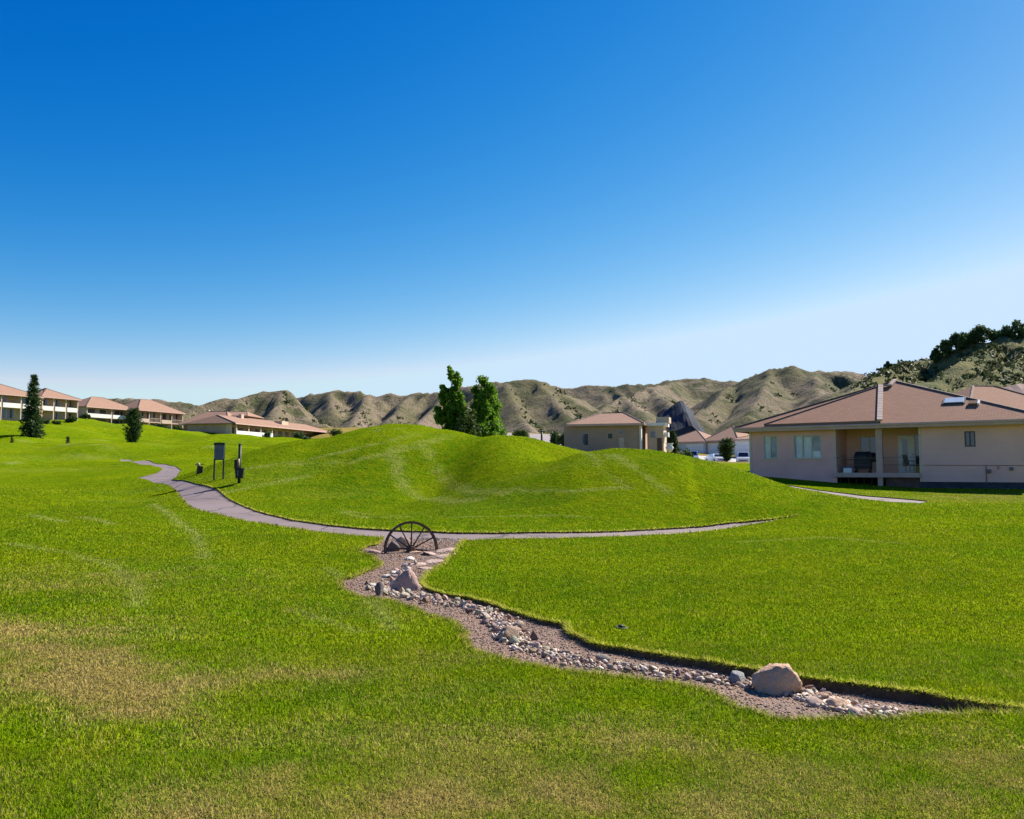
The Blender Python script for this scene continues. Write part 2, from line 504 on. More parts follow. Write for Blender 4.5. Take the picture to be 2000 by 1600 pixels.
def dryness(x, y):
    s = np.zeros_like(x)
    for c, rx, ry, k in DRY_C:
        s = s + k * np.exp(-(((x - c[0]) / rx) ** 2 + ((y - c[1]) / ry) ** 2))
    n = fbm(x * 1.3, y * 1.3, 5, 21, 0.62)
    near = sstep(9, 3.5, y)
    n2 = fbm(x * 4.5, y * 4.5, 4, 23, 0.65)
    s = s * np.clip(0.1 + 2.6 * (n - 0.3) + 1.2 * (n2 - .5), 0, 1.4) * 0.8 + near * np.clip(1.5 * (n - 0.42) + 1.0 * (n2 - .5), 0, 1) * .5 + 0.06 * n2
    s = np.maximum(s, .95 * sstep(78, 92, y) * sstep(-30, -12, x))
    s = np.maximum(s, .95 * sstep(205, 225, y - .25 * x))
    return np.clip(s, 0, 1)

def worn(x, y):
    s = np.zeros_like(x)
    for pl, wd in TRK:
        c = np.array(pl); lo, hi = c[:, :2].min(0) - 1.0, c[:, :2].max(0) + 1.0
        k = np.nonzero((x > lo[0]) & (x < hi[0]) & (y > lo[1]) & (y < hi[1]))
        if len(k[0]) == 0: continue
        xx, yy = x[k], y[k]
        d, _ = seg_near(xx, yy, pl)
        w = wd * .62 * (0.7 + 0.6 * fbm(xx / 1.5, yy / 1.5, 2, 3))
        s[k] = np.maximum(s[k], np.exp(-(d / w) ** 2) * sstep(0.25, 0.55, fbm(xx / 2.2, yy / 2.2, 3, 33) + 0.12))
    # broad pale mowing passes over the mounds and the far fairway
    s = np.maximum(s, 0.16 * sstep(0.55, 0.75, fbm(x / 9 + 3, y / 3.5, 4, 44)) * sstep(20, 32, y))
    return np.clip(s, 0, 1)

def sub_mesh(name, mask, dz, attrs=False):
    f = F3[mask]; idx = np.unique(f)
    mp = np.full(len(V2), -1); mp[idx] = np.arange(len(idx))
    z = VZ[idx] + (dz(V2[idx, 0], V2[idx, 1]) if dz else 0)
    v = np.column_stack([V2[idx], z]); fc = mp[f]
    # upward winding
    a, b, c = v[fc[:, 0]], v[fc[:, 1]], v[fc[:, 2]]
    flip = np.cross(b - a, c - a)[:, 2] < 0
    fc[flip] = fc[flip][:, ::-1]
    me = np_mesh(name, v, fc, smooth=True)
    if attrs:
        fattr(me, 'dry', dryness(v[:, 0], v[:, 1])); fattr(me, 'worn', worn(v[:, 0], v[:, 1]))
    return me

_nf = CREEK_PX.index((2060, 1394)); _n0 = CREEK_PX.index((838, 1122))
FAR_EDGE = [tuple(hit(*q)) + (0,) for q in CREEK_PX[_n0:_nf]]
NEAR_EDGE = [tuple(hit(*q)) + (0,) for q in CREEK_PX[_nf + 1:]]
def bed_drop(x, y):
    """the bed lies flush with the near turf and is cut into the far side"""
    df, _ = seg_near(x, y, FAR_EDGE); dn, _ = seg_near(x, y, NEAR_EDGE)
    fr = sstep(.0, .95, dn / (dn + df + 1e-6))
    near = sstep(14.5, 9.5, y)
    bank = (0.022 + 0.034 * sstep(-0.2, 3.4, x)) * (.75 + .5 * fbm(x * 1.1, y * 1.1, 2, 18))
    return -0.022 - near * bank * fr + 0.018 * near * (fbm(x * 2.5, y * 2.5, 3, 8) - 0.5)
def hit_bed(px, py):
    d = ray(px, py); ys = np.arange(3, 30, 0.02)
    X = d[0] / d[1] * ys; Z = d[2] / d[1] * ys
    g = ground(X, ys) + np.where(inside(X, ys, CREEK), bed_drop(X, ys), 0)
    k = np.argmax(Z <= g)
    return np.array([X[k], ys[k]])
def path_drop(x, y):
    return np.full(x.shape, -0.035)
# ------------------------------------------------------------------ lawn, path and creek bed
def grass_colour(nt, p):
    """turf colour from world position plus the dry / worn marks of the turf"""
    n_big = noise(nt, 0.22, 4, 0.6, p)
    n_mid = noise(nt, 1.7, 5, 0.62, p)
    n_fine = noise(nt, 22.0, 3, 0.7, p)
    n_far = noise(nt, 0.06, 4, 0.6, p, 0.8)
    n_pat = noise(nt, 0.55, 6, 0.68, p, 0.6)
    green = mixc(nt, maprange(nt, n_big, 0.34, 0.66), (0.118, 0.205, 0.0015), (0.195, 0.248, 0.0022))
    green = mixc(nt, maprange(nt, n_far, 0.46, 0.62, 0, 0.7), green, (0.088, 0.165, 0.0015))
    green = mixc(nt, maprange(nt, n_pat, 0.48, 0.68, 0, 0.85), green, (0.072, 0.146, 0.0015))
    green = mixc(nt, maprange(nt, n_mid, 0.42, 0.72, 0, 0.7), green, (0.225, 0.248, 0.004))
    green = mixc(nt, maprange(nt, n_fine, 0.44, 0.72, 0, 0.8), green, (0.060, 0.125, 0.0015))
    return green

def lawn_mat():
    m, nt, b = new_mat('lawn_turf')
    p = wpos(nt)
    col = grass_colour(nt, p)
    dry = node(nt, 'ShaderNodeAttribute', attribute_name='dry').outputs['Fac']
    wrn = node(nt, 'ShaderNodeAttribute', attribute_name='worn').outputs['Fac']
    col = mixc(nt, math_n(nt, 'MULTIPLY', wrn, 0.8), col, (0.23, 0.26, 0.05))
    straw = mixc(nt, maprange(nt, noise(nt, 9, 5, 0.7, p), 0.35, 0.65), (0.30, 0.20, 0.075), (0.22, 0.175, 0.045))
    col = mixc(nt, math_n(nt, 'MULTIPLY', dry, 0.9, True), col, straw)
    nt.links.new(col, b.inputs['Base Color'])
    b.inputs['Roughness'].default_value = 0.9
    b.inputs['Specular IOR Level'].default_value = 0.0
    h = math_n(nt, 'ADD', math_n(nt, 'MULTIPLY', noise(nt, 30, 3, 0.7, p), 0.4), math_n(nt, 'ADD', noise(nt, 7.0, 4, 0.7, p), math_n(nt, 'MULTIPLY', noise(nt, 1.1, 4, 0.7, p), 2.0)))
    bump(nt, b, h, 1.0, 0.12)
    return m
M_LAWN = lawn_mat()

def path_mat():
    m, nt, b = new_mat('path_asphalt')
    p = wpos(nt)
    c = mixc(nt, maprange(nt, noise(nt, 0.7, 5, 0.6, p), 0.3, 0.7), (0.225, 0.165, 0.152), (0.17, 0.125, 0.115))
    c = mixc(nt, maprange(nt, noise(nt, 60, 3, 0.7, p), 0.45, 0.8, 0, 0.6), c, (0.10, 0.085, 0.085))
    c = mixc(nt, maprange(nt, noise(nt, 3.0, 6, 0.75, p, 1.2), 0.60, 0.72, 0, 0.5), c, (0.25, 0.20, 0.16))
    vo_ = node(nt, 'ShaderNodeTexVoronoi', feature='DISTANCE_TO_EDGE'); vo_.inputs['Scale'].default_value = .28; vo_.inputs['Randomness'].default_value = 1.0
    wob = nt.nodes.new('ShaderNodeVectorMath'); wob.operation = 'ADD'; nt.links.new(p, wob.inputs[0])
    nz_ = nt.nodes.new('ShaderNodeTexNoise'); nz_.inputs['Scale'].default_value = 1.2; nz_.inputs['Detail'].default_value = 5; nt.links.new(p, nz_.inputs['Vector']); nt.links.new(nz_.outputs['Color'], wob.inputs[1])
    nt.links.new(wob.outputs[0], vo_.inputs['Vector'])
    c = mixc(nt, maprange(nt, vo_.outputs['Distance'], 0.006, 0.016, .8, 0), c, (0.05, 0.04, 0.036))
    c = mixc(nt, maprange(nt, noise(nt, .35, 4, .6, p), .56, .66, 0, .45), c, (0.12, 0.09, 0.082))
    nt.links.new(c, b.inputs['Base Color']); b.inputs['Roughness'].default_value = 0.85
    bump(nt, b, noise(nt, 90, 3, 0.7, p), 0.5, 0.006)
    return m
M_PATH = path_mat()

def bed_mat():
    m, nt, b = new_mat('creek_gravel')
    p = wpos(nt)
    v = node(nt, 'ShaderNodeTexVoronoi'); v.inputs['Scale'].default_value = 55; nt.links.new(p, v.inputs['Vector'])
    c = ramp(nt, v.outputs['Color'], [(0.0, (0.13, 0.070, 0.042)), (0.35, (0.215, 0.126, 0.078)), (0.7, (0.27, 0.165, 0.106)), (1.0, (0.34, 0.225, 0.15))])
    c = mixc(nt, maprange(nt, noise(nt, 1.6, 5, 0.65, p), 0.38, 0.7, 0, 0.75), c, (0.16, 0.11, 0.092))
    nt.links.new(c, b.inputs['Base Color']); b.inputs['Roughness'].default_value = 0.92
    h = math_n(nt, 'ADD', math_n(nt, 'MULTIPLY', v.outputs['Distance'], -1.0), noise(nt, 14, 4, 0.7, p))
    bump(nt, b, h, 0.9, 0.02)
    return m
M_BED = bed_mat()
M_SOIL = mat_plain('cut_soil', (0.085, 0.055, 0.032), 0.95, 0.3, 14, 0.9, 40)

lawn = link('lawn', sub_mesh('lawn', ~(in_creek | in_path), None, True), None, M_LAWN)
tag(lawn, kind='structure')
cart_path = link('cart_path', sub_mesh('cart_path', in_path, path_drop), None, M_PATH)
tag(cart_path, kind='structure')
creek_bed = link('creek_bed', sub_mesh('creek_bed', in_creek, bed_drop), None, M_BED)
tag(creek_bed, kind='structure')

def turf_edge(poly, depth, skip):
    n = len(poly)
    x, y = poly[:, 0], poly[:, 1]
    z = ground(x, y)
    # the foot of the bank crumbles a little way out from under the turf
    cx_, cy_ = np.roll(x, -1) - np.roll(x, 1), np.roll(y, -1) - np.roll(y, 1); L_ = np.hypot(cx_, cy_) + 1e-9
    area = np.sum(x * np.roll(y, -1) - np.roll(x, -1) * y)
    sg = 1 if area > 0 else -1
    o_ = depth * (.25 + .7 * fbm(x * 4, y * 4, 3, 77))
    v = np.concatenate([np.column_stack([x, y, z + 0.002]), np.column_stack([x - sg * cy_ / L_ * o_, y + sg * cx_ / L_ * o_, z - depth])])
    i = np.arange(n); j = (i + 1) % n
    cx, cy = (x[i] + x[j]) / 2, (y[i] + y[j]) / 2
    keep = ~inside(cx, cy, skip)
    me = np_mesh('turf_edge', v, np.stack([i, j, j + n, i + n], 1)[keep])
    return link('turf_edge', me, lawn, M_SOIL)
turf_edge(CREEK, 0.20, PATH); turf_edge(PATH, 0.10, CREEK); turf_edge(WALK, 0.10, CREEK)

# ------------------------------------------------------------------ hills
RIDGES = [  # (pixel, pixel, distance) crest lines, flank slope
    ([(-200, 770, 640), (100, 778, 640), (180, 777, 640), (240, 775, 630), (330, 777, 620), (385, 786, 610)], .42),
    ([(345, 806, 400), (380, 784, 410), (420, 773, 420), (470, 766, 430), (517, 757, 440), (531, 761, 440), (548, 755, 440), (560, 754, 440), (572, 764, 438), (582, 785, 425), (606, 815, 400), (660, 848, 360)], .85),
    ([(548, 755, 440), (540, 790, 400), (520, 830, 360)], .8),
    ([(470, 766, 430), (455, 800, 395)], .8),
    ([(520, 790, 640), (590, 769, 640), (645, 759, 630), (720, 761, 620), (800, 764, 620), (850, 761, 610), (910, 751, 600), (970, 741, 580), (1000, 738, 575), (1050, 738, 575), (1066, 742, 580), (1090, 757, 600)], .52),
    ([(1050, 738, 575), (1075, 765, 530), (1105, 800, 480), (1140, 835, 440)], .62),
    ([(985, 740, 575), (1010, 790, 500), (1040, 840, 430)], .6),
    ([(800, 764, 620), (770, 800, 540), (745, 835, 470)], .6), ([(720, 761, 620), (700, 800, 540), (680, 838, 470)], .62), ([(645, 759, 630), (650, 800, 540)], .6), ([(880, 755, 605), (840, 800, 520), (810, 830, 470)], .6),
    ([(1070, 752, 900), (1100, 751, 900), (1200, 750, 880), (1260, 745, 860), (1330, 737, 840), (1385, 735.5, 830), (1425, 741, 820), (1500, 735, 800)], .38),
    ([(1330, 738, 840), (1270, 752, 740), (1210, 775, 640), (1150, 806, 540), (1110, 830, 480)], .5),
    ([(1270, 752, 740), (1300, 775, 640), (1330, 800, 560)], .5), ([(1215, 770, 660), (1255, 800, 540), (1280, 830, 470)], .5),
    ([(1405, 752, 620), (1430, 742, 610), (1470, 728, 590), (1505, 716, 570), (1545, 711, 560), (1590, 715, 560), (1640, 719, 570), (1700, 723, 580), (1760, 728, 590)], .5),
    ([(1430, 742, 610), (1400, 770, 540), (1360, 805, 470)], .55), ([(1505, 716, 570), (1490, 760, 500), (1460, 805, 430)], .55), ([(1590, 715, 560), (1600, 760, 480), (1560, 810, 420)], .55),
    ([(1600, 752, 345), (1640, 737, 345), (1690, 722, 345), (1730, 710, 342), (1752, 703, 340), (1775, 690, 338), (1820, 679, 335), (1860, 669, 332), (1920, 656, 330), (2000, 646, 326), (2150, 625, 320), (2400, 600, 310), (2800, 600, 300)], .62),
    ([(1780, 690, 338), (1700, 735, 300), (1620, 770, 275)], .5),
    ([(1960, 655, 328), (1850, 712, 285), (1720, 765, 250)], .55), ([(2000, 690, 295), (1930, 715, 262), (1830, 750, 235)], .55), ([(2150, 625, 320), (2090, 690, 270), (2000, 735, 225), (1900, 765, 210)], .55),
    ([(2300, 640, 300), (2250, 720, 240)], .5),
    ([(-900, 740, 600), (-500, 765, 620), (-200, 770, 640)], .42),
]
_rs = random.Random(12)
SPURS = []
for pl, sl in RIDGES:
    w = [P(*q) for q in pl]
    if len(w) < 5: continue
    acc = _rs.uniform(5, 25)
    for p0, p1 in zip(w[:-1], w[1:]):
        L = float(np.hypot(p1[0] - p0[0], p1[1] - p0[1])); t = acc
        while t < L:
            a = t / L; c = p0 + (p1 - p0) * a
            if abs(c[0] / c[1]) < .85:
                ang = _rs.gauss(.12, .35); ln = _rs.uniform(55, 120) * (c[1] / 550) ; dr = _rs.uniform(.36, .46)
                q = [c]
                for k in range(1, 5):
                    ang += _rs.gauss(0, .16)
                    q.append(q[-1] + np.array([math.sin(ang) * ln / 4, -math.cos(ang) * ln / 4, -ln / 4 * dr * (.7 + .2 * k)]))
                SPURS.append((q, _rs.uniform(.72, .95)))
            t += _rs.uniform(22, 46) * (c[1] / 550)
        acc = t - L
hx = np.arange(-620, 700, 2.6); hy = np.arange(190, 960, 3.0)
HX, HY = np.meshgrid(hx, hy)
hill = np.full(HX.shape, -50.0)
warp = 1 + 0.75 * (ridged(HX / 46, HY / 46, 4, 61) - 0.55)
wx = HX + 16 * (fbm(HX / 60, HY / 60, 3, 71) - 0.5); wy = HY + 16 * (fbm(HX / 60, HY / 60, 3, 72) - 0.5)
for pl, sl in [([P(*q) for q in pl_], min(.95, s_ * 1.35) if len(pl_) > 4 else s_ * 1.2) for pl_, s_ in RIDGES] + SPURS:
    w = pl
    d0, _ = seg_near(HX, HY, w)
    near = sstep(0, 22, d0)
    d, zr = seg_near(HX * (1 - near) + wx * near, HY * (1 - near) + wy * near, w)
    run = sl * d * (1 + .55 * (warp - 1) * sstep(4, 40, d)) 
    hill = np.maximum(hill, zr - run)
gul = ridged(HX / 21, HY / 34, 4, 91)
base_h = ground(HX, HY) - 6
rel = np.clip((hill - base_h) / 30, 0, 1)
crest = np.zeros_like(hill)
hill = hill - 6.5 * (1 - gul) * sstep(0.05, 0.5, rel) * sstep(0, 1, rel)
hill = np.maximum(hill, base_h)
ny, nx = HX.shape
ii = np.arange(ny * nx).reshape(ny, nx)
HF = np.stack([ii[:-1, :-1].ravel(), ii[:-1, 1:].ravel(), ii[1:, 1:].ravel(), ii[1:, :-1].ravel()], 1)
HV = np.column_stack([HX.ravel(), HY.ravel(), hill.ravel()])
hme = np_mesh('hills', HV, HF, smooth=True)

fattr(hme, 'veg', (sstep(.34, .46, HX / HY) * sstep(430, 370, HY)).ravel() * .9)

def hill_mat():
    m, nt, b = new_mat('badland_hills')
    p = wpos(nt)
    geo = nt.nodes.new('ShaderNodeNewGeometry')
    c = mixc(nt, maprange(nt, noise(nt, 0.014, 6, 0.62, p), 0.40, 0.62), (0.155, 0.138, 0.068), (0.27, 0.205, 0.145))
    c = mixc(nt, maprange(nt, noise(nt, 0.035, 7, 0.7, p, 0.8), 0.52, 0.60, 0, 0.85), c, (0.066, 0.080, 0.030))
    c = mixc(nt, maprange(nt, noise(nt, 0.11, 6, 0.7, p), 0.50, 0.68, 0, 0.7), c, (0.105, 0.102, 0.042))
    c = mixc(nt, maprange(nt, noise(nt, 0.50, 5, 0.75, p), 0.52, 0.66, 0, 0.75), c, (0.070, 0.074, 0.030))
    c = mixc(nt, maprange(nt, noise(nt, 0.20, 5, 0.75, p), 0.60, 0.72, 0, 0.6), c, (0.34, 0.27, 0.19))
    veg = node(nt, 'ShaderNodeAttribute', attribute_name='veg').outputs['Fac']
    g2_ = mixc(nt, maprange(nt, noise(nt, 0.045, 6, 0.68, p, 0.7), 0.46, 0.60), (0.21, 0.195, 0.066), (0.075, 0.098, 0.032))
    g2_ = mixc(nt, maprange(nt, noise(nt, 0.45, 5, 0.75, p), 0.48, 0.66, 0, 0.7), g2_, (0.105, 0.118, 0.04))
    c = mixc(nt, veg, c, g2_)
    nt.links.new(c, b.inputs['Base Color']); b.inputs['Roughness'].default_value = 0.95; b.inputs['Specular IOR Level'].default_value = 0.1
    h = math_n(nt, 'ADD', noise(nt, 0.16, 7, 0.7, p), math_n(nt, 'MULTIPLY', noise(nt, 0.7, 4, 0.7, p), 0.35))
    bump(nt, b, h, 1.0, 3.5)
    return m
hills = link('hills', hme, None, hill_mat())
tag(hills, kind='structure')
# ------------------------------------------------------------------ rocks
def ico(sub):
    bm = bmesh.new(); bmesh.ops.create_icosphere(bm, subdivisions=sub, radius=1.0)
    v = np.array([q.co[:] for q in bm.verts]); f = np.array([[q.index for q in t.verts] for t in bm.faces]); bm.free()
    return v, f
ICO = {s: ico(s) for s in (1, 2, 3, 4)}

def rock_mesh(name, size, seed, sub=2, planes=None, ncut=7, rough=0.05, base=-0.55, soft=0.97, dmin=.5, dmax=.82):
    r = np.random.default_rng(seed)
    v, f = ICO[sub]; v = v.copy()
    if planes is None:
        planes = []
        for _ in range(ncut):
            n = r.normal(size=3); n /= np.linalg.norm(n); planes.append((n, r.uniform(dmin, dmax)))
    for n, d in planes:
        n = np.asarray(n, float); n = n / np.linalg.norm(n)
        s = v @ n - d
        v = v - np.outer(np.where(s > 0, s * soft, 0), n)
    for o, a in ((1.7, 1.0), (4.1, .45), (9.0, .22)):
        k = fbm(v[:, 0] * o + seed, v[:, 1] * o + v[:, 2] * o * .7, 2, seed % 97) - .5 + fbm(v[:, 2] * o - seed, v[:, 0] * o * .6 + v[:, 1] * o, 2, seed % 89) - .5
        v = v * (1 + rough * a * 1.6 * k)[:, None]
    if sub >= 3:
        for o, a in ((2.3, .11), (5.5, .055)):
            v = v * (1 - a * (1 - np.abs(2 * fbm(v[:, 0] * o + seed * .3, v[:, 1] * o * .8 + v[:, 2] * o, 2, seed % 71) - 1)) ** 3)[:, None]
    v[:, 2] = np.maximum(v[:, 2], base)
    v = v * np.asarray(size) / 2
    me = np_mesh(name, v, f, smooth=False)
    if sub >= 3: me.polygons.foreach_set('use_smooth', np.ones(len(f), dtype=bool))
    return me

def rock_mat(name, stops, spots=(0.30, 0.25, 0.2), scale=7.0):
    m, nt, b = new_mat(name)
    p = opos(nt)
    oi = nt.nodes.new('ShaderNodeObjectInfo')
    c = ramp(nt, oi.outputs['Random'], stops) if stops else oi.outputs['Color']
    n1 = noise(nt, scale, 7, 0.65, p, 0.4)
    c = mixc(nt, maprange(nt, n1, 0.42, 0.72, 0, 0.55), c, spots)
    c = mixc(nt, maprange(nt, noise(nt, scale * 5, 4, 0.7, p), 0.55, 0.75, 0, 0.5), c, tuple(x * .5 for x in spots))
    nt.links.new(c, b.inputs['Base Color']); b.inputs['Roughness'].default_value = 0.88; b.inputs['Specular IOR Level'].default_value = 0.25
    bump(nt, b, math_n(nt, 'ADD', noise(nt, scale * 3, 6, 0.7, p), noise(nt, scale * 10, 3, 0.7, p)), 0.8, 0.03)
    return m
M_STONE = rock_mat('creek_stone', None, (0.33, 0.26, 0.2))
M_PALE = rock_mat('pale_stone', [(0.0, (0.60, 0.52, 0.41)), (0.5, (0.70, 0.63, 0.52)), (1.0, (0.56, 0.45, 0.36))], (0.38, 0.31, 0.25))
M_PINK = rock_mat('pink_sandstone', [(0.0, (0.46, 0.32, 0.25)), (0.5, (0.52, 0.38, 0.30)), (1.0, (0.40, 0.28, 0.23))], (0.30, 0.2, 0.16), 4.0)
M_MAUVE = rock_mat('mauve_boulder', [(0.0, (0.37, 0.235, 0.195)), (1.0, (0.37, 0.235, 0.195))], (0.46, 0.33, 0.26), 3.0)
M_TAN = rock_mat('tan_boulder', [(0.0, (0.56, 0.35, 0.22)), (1.0, (0.56, 0.35, 0.22))], (0.66, 0.50, 0.37), 6.0)
M_DARKROCK = rock_mat('dark_rock', [(0.0, (0.12, 0.10, 0.10)), (1.0, (0.16, 0.125, 0.11))], (0.22, 0.18, 0.15), 4.0)
M_GREYROCK = rock_mat('grey_rock', [(0.0, (0.22, 0.22, 0.22)), (1.0, (0.26, 0.26, 0.255))], (0.40, 0.38, 0.33), 4.0)

def bed_z(x, y):
    a = np.array([x]); b = np.array([y])
    return float(ground(a, b)[0] + (bed_drop(a, b)[0] if inside(a, b, CREEK)[0] else 0))

def bed_z_arr(q):
    q = np.asarray(q, float)
    return ground(q[:, 0], q[:, 1]) + np.where(inside(q[:, 0], q[:, 1], CREEK), bed_drop(q[:, 0], q[:, 1]), 0)

def place_rock(name, me, px, py, mat, rz=0.0, tilt=(0, 0), sink=0.0, label=None, cat='rock', group=None, lift=0.0):
    h = hit_bed(px, py)
    z0 = min(v.co.z for v in me.vertices)
    if len(me.materials) == 0: me.materials.append(mat)
    o = bpy.data.objects.new(name, me)
    o.location = (h[0], h[1], bed_z(*h) - z0 - sink + lift)
    o.rotation_euler = (tilt[0], tilt[1], rz)
    COL.objects.link(o)
    return tag(o, label, cat, group)

place_rock('boulder', rock_mesh('boulder', (.60, .52, .62), 31, 4, [((-.62, -.62, .48), .36), ((.66, -.50, .50), .40), ((.80, .35, .36), .42), ((-.5, .6, .6), .45), ((0, -.9, .25), .40), ((.1, .85, .5), .55), ((0, 0, -1), .42), ((.3, -.1, .95), .62)], rough=.10, base=-.8, soft=.9),
           797, 1152, M_MAUVE, rz=.25, sink=.04, label='pyramid-shaped mauve boulder in the creek below the wagon wheel', cat='boulder')
place_rock('boulder', rock_mesh('boulder', (.42, .36, .34), 57, 4, [((-.7, -.6, .3), .66), ((.15, -.95, .1), .66), ((.85, -.3, .45), .74), ((.1, .2, 1), .80), ((-.6, .1, .8), .72)], rough=.13, base=-.62, soft=.85),
           1519, 1352, M_TAN, rz=.1, sink=.02, label='rounded tan boulder at the near end of the creek', cat='boulder')
place_rock('upright_rock', rock_mesh('upright_rock', (.15, .14, .30), 12, 3, rough=.05), 741, 1164, M_DARKROCK, rz=.3, sink=.03, label='narrow dark brown rock standing beside the pyramid-shaped boulder', cat='rock')
place_rock('grey_rock', rock_mesh('grey_rock', (.19, .17, .17), 19, 3, rough=.06), 1438, 1334, M_GREYROCK, rz=.6, sink=.02, label='blue-grey angular rock just behind the rounded tan boulder', cat='rock')
place_rock('russet_rock', rock_mesh('russet_rock', (.26, .22, .20), 23, 3, rough=.09), 995, 1249, rock_mat('russet_rock', [(0, (.36, .24, .16)), (1, (.36, .24, .16))], (.5, .4, .3), 6), rz=.4, sink=.02, label='russet pitted rock at the bend of the creek', cat='rock')
for i, (px, py, sx, sy, sz, m, rz, ty, lab) in enumerate([
        (768, 1076, .40, .30, .34, M_DARKROCK, .4, (.1, -.1), 'dark brown rock leaning against the wagon wheel rim'),
        (786, 1071, .56, .30, .40, M_PINK, 1.0, (.4, .5), 'pale pink slab leaning behind the wagon wheel spokes'),
        (745, 1163, .02, .02, .02, None, 0, (0, 0), ''),
        (777, 1150, .30, .22, .20, M_PALE, .3, (.2, .3), 'cream slab tilted against the pyramid-shaped boulder'),
        (728, 1146, .16, .12, .12, M_PALE, .8, (.1, .1), 'small white rock furthest from the pyramid-shaped boulder, by the bare gravel'),
        (795, 1116, .20, .16, .15, M_PALE, .2, (.2, 0), 'cream rock sitting just behind the tip of the pyramid-shaped boulder'),
        (772, 1122, .28, .20, .10, M_PALE, 1.1, (.1, .2), 'flat ivory rock between wagon wheel and pyramid-shaped boulder'),
        (756, 1128, .22, .18, .10, M_PALE, .5, (-.1, .1), 'flat whitish rock at the upper edge of the bare gravel'),
        (815, 1103, .55, .36, .07, M_PINK, .3, (.12, .0), 'pink flagstone lying in front of the wheel hub'),
        (845, 1097, .58, .40, .07, M_PINK, .9, (.1, -.1), 'pink flagstone in the middle of the flagstone patch'),
        (866, 1088, .60, .42, .08, M_PINK, .2, (.08, -.15), 'broad pink flagstone beside the lawn corner'),
        (870, 1076, .66, .46, .08, M_PINK, .5, (.1, -.1), 'pink flagstone near the path and the lawn corner'),
        (840, 1082, .60, .40, .08, M_PINK, 1.4, (.15, .05), 'pink flagstone beside the wheel rim'),
        (838, 1110, .42, .30, .06, M_PINK, .1, (.05, .1), 'small pink flagstone at the lower tip of the patch'),
        (800, 1093, .30, .22, .10, M_PALE, .7, (.2, .1), 'grey-white rock under the wheel hub'),
        (722, 1079, .46, .36, .10, M_MAUVE, .2, (0, .05), 'low mauve slab on the gravel pad beyond the wheel'),
        (812, 1080, .30, .2, .09, M_TAN, .2, (.1, 0), 'brown slab wedged under the wagon wheel'),
        (1642, 1384, .26, .17, .12, M_TAN, .3, (.1, .15), 'flat brown rock lying past the rounded tan boulder'),
        (1578, 1358, .17, .10, .09, M_PALE, .9, (.2, .3), 'white rock touching the rounded tan boulder'),
        (1610, 1366, .26, .15, .11, M_TAN, .4, (.1, .2), 'tan rock between rounded boulder and creek end'),
        (1668, 1399, .14, .12, .10, M_PINK, .6, (.2, .0), 'pinkish rock at the very edge of the near lawn'),
]):
    if m is None: continue
    flat = sz < .09
    me = rock_mesh('rock', (sx, sy, sz), 100 + i, 3, rough=.05 if not flat else .03, ncut=9, base=-.6)
    place_rock('flagstone' if 'flagstone' in lab else 'rock', me, px, py, m, rz, ty, .02, lab, 'rock')

# loose creek stones: one object each
LINE = [(742, 1148), (762, 1160), (800, 1166), (845, 1175), (900, 1183), (945, 1197), (972, 1215), (985, 1239), (1005, 1255), (1045, 1269), (1090, 1285), (1140, 1296), (1200, 1304), (1260, 1311), (1320, 1319), (1385, 1328), (1440, 1336), (1470, 1341)]
LINE2 = [(1545, 1350), (1575, 1362), (1615, 1376), (1660, 1390), (1710, 1398), (1760, 1401)]
variants = [rock_mesh('creek_stone', (1, .78 + .2 * (k % 3) / 2, .62 + .1 * (k % 2)), 300 + k, 2, ncut=10 + k % 5, rough=.05, dmin=.30, dmax=.58) for k in range(12)]
for me in variants: me.materials.append(M_STONE)
placed = []
SHADES = [('white', (.70, .59, .47)), ('cream', (.62, .48, .35)), ('tan', (.50, .345, .235)), ('pinkish', (.54, .36, .28)), ('grey', (.40, .34, .285)), ('brown', (.30, .19, .135))]
def strew(line, n, half, smin, smax, label, group, seed):
    r = np.random.default_rng(seed)
    w = np.array([hit_bed(*q) for q in line]); seg = np.linalg.norm(np.diff(w, axis=0), axis=1); cum = np.concatenate([[0], np.cumsum(seg)])
    got = 0; tries = 0; todo = []
    while got < n and tries < n * 60:
        tries += 1
        t = r.uniform(0, cum[-1]); k = min(np.searchsorted(cum, t, 'right') - 1, len(seg) - 1)
        a = (t - cum[k]) / seg[k]; c = w[k] * (1 - a) + w[k + 1] * a
        d = (w[k + 1] - w[k]) / seg[k]; nn = np.array([-d[1], d[0]])
        off = r.normal(0, half * .55)
        if abs(off) > half * 1.25: continue
        q = c + nn * off
        s = smin + (smax - smin) * r.random() ** 1.15
        if any((q[0] - e[0]) ** 2 + (q[1] - e[1]) ** 2 < (.36 * (s + e[2])) ** 2 for e in placed): continue
        placed.append((q[0], q[1], s)); got += 1
        o = bpy.data.objects.new('creek_stone', variants[r.integers(12)])
        o.location = (q[0], q[1], s * .17); todo.append(o)
        o.scale = (s * r.uniform(.9, 1.2), s * r.uniform(.8, 1.1), s * r.uniform(.75, 1.25))
        o.rotation_euler = (r.uniform(-.5, .5), r.uniform(-.5, .5), r.uniform(0, 6.28))
        nm, cc = SHADES[int(r.choice(6, p=[.27, .27, .16, .12, .08, .10]))]
        o.color = (*[min(1, x * r.uniform(.88, 1.1)) for x in cc], 1)
        big = (s - smin) / (smax - smin)
        sz = 'big ' if big > .62 else ('small ' if big < .2 else '')
        third = t / cum[-1]
        where = label[0] if third < 1 / 3 else (label[1] if third < 2 / 3 else label[2])
        side = 'on the lawn side' if off > half * .3 else ('on the camera side' if off < -half * .3 else 'in the middle')
        COL.objects.link(o); tag(o, f'{sz}{nm} stone {side} of the stones {where}', 'stone', group)
    for o, zz in zip(todo, bed_z_arr([o.location[:2] for o in todo])): o.location.z += zz
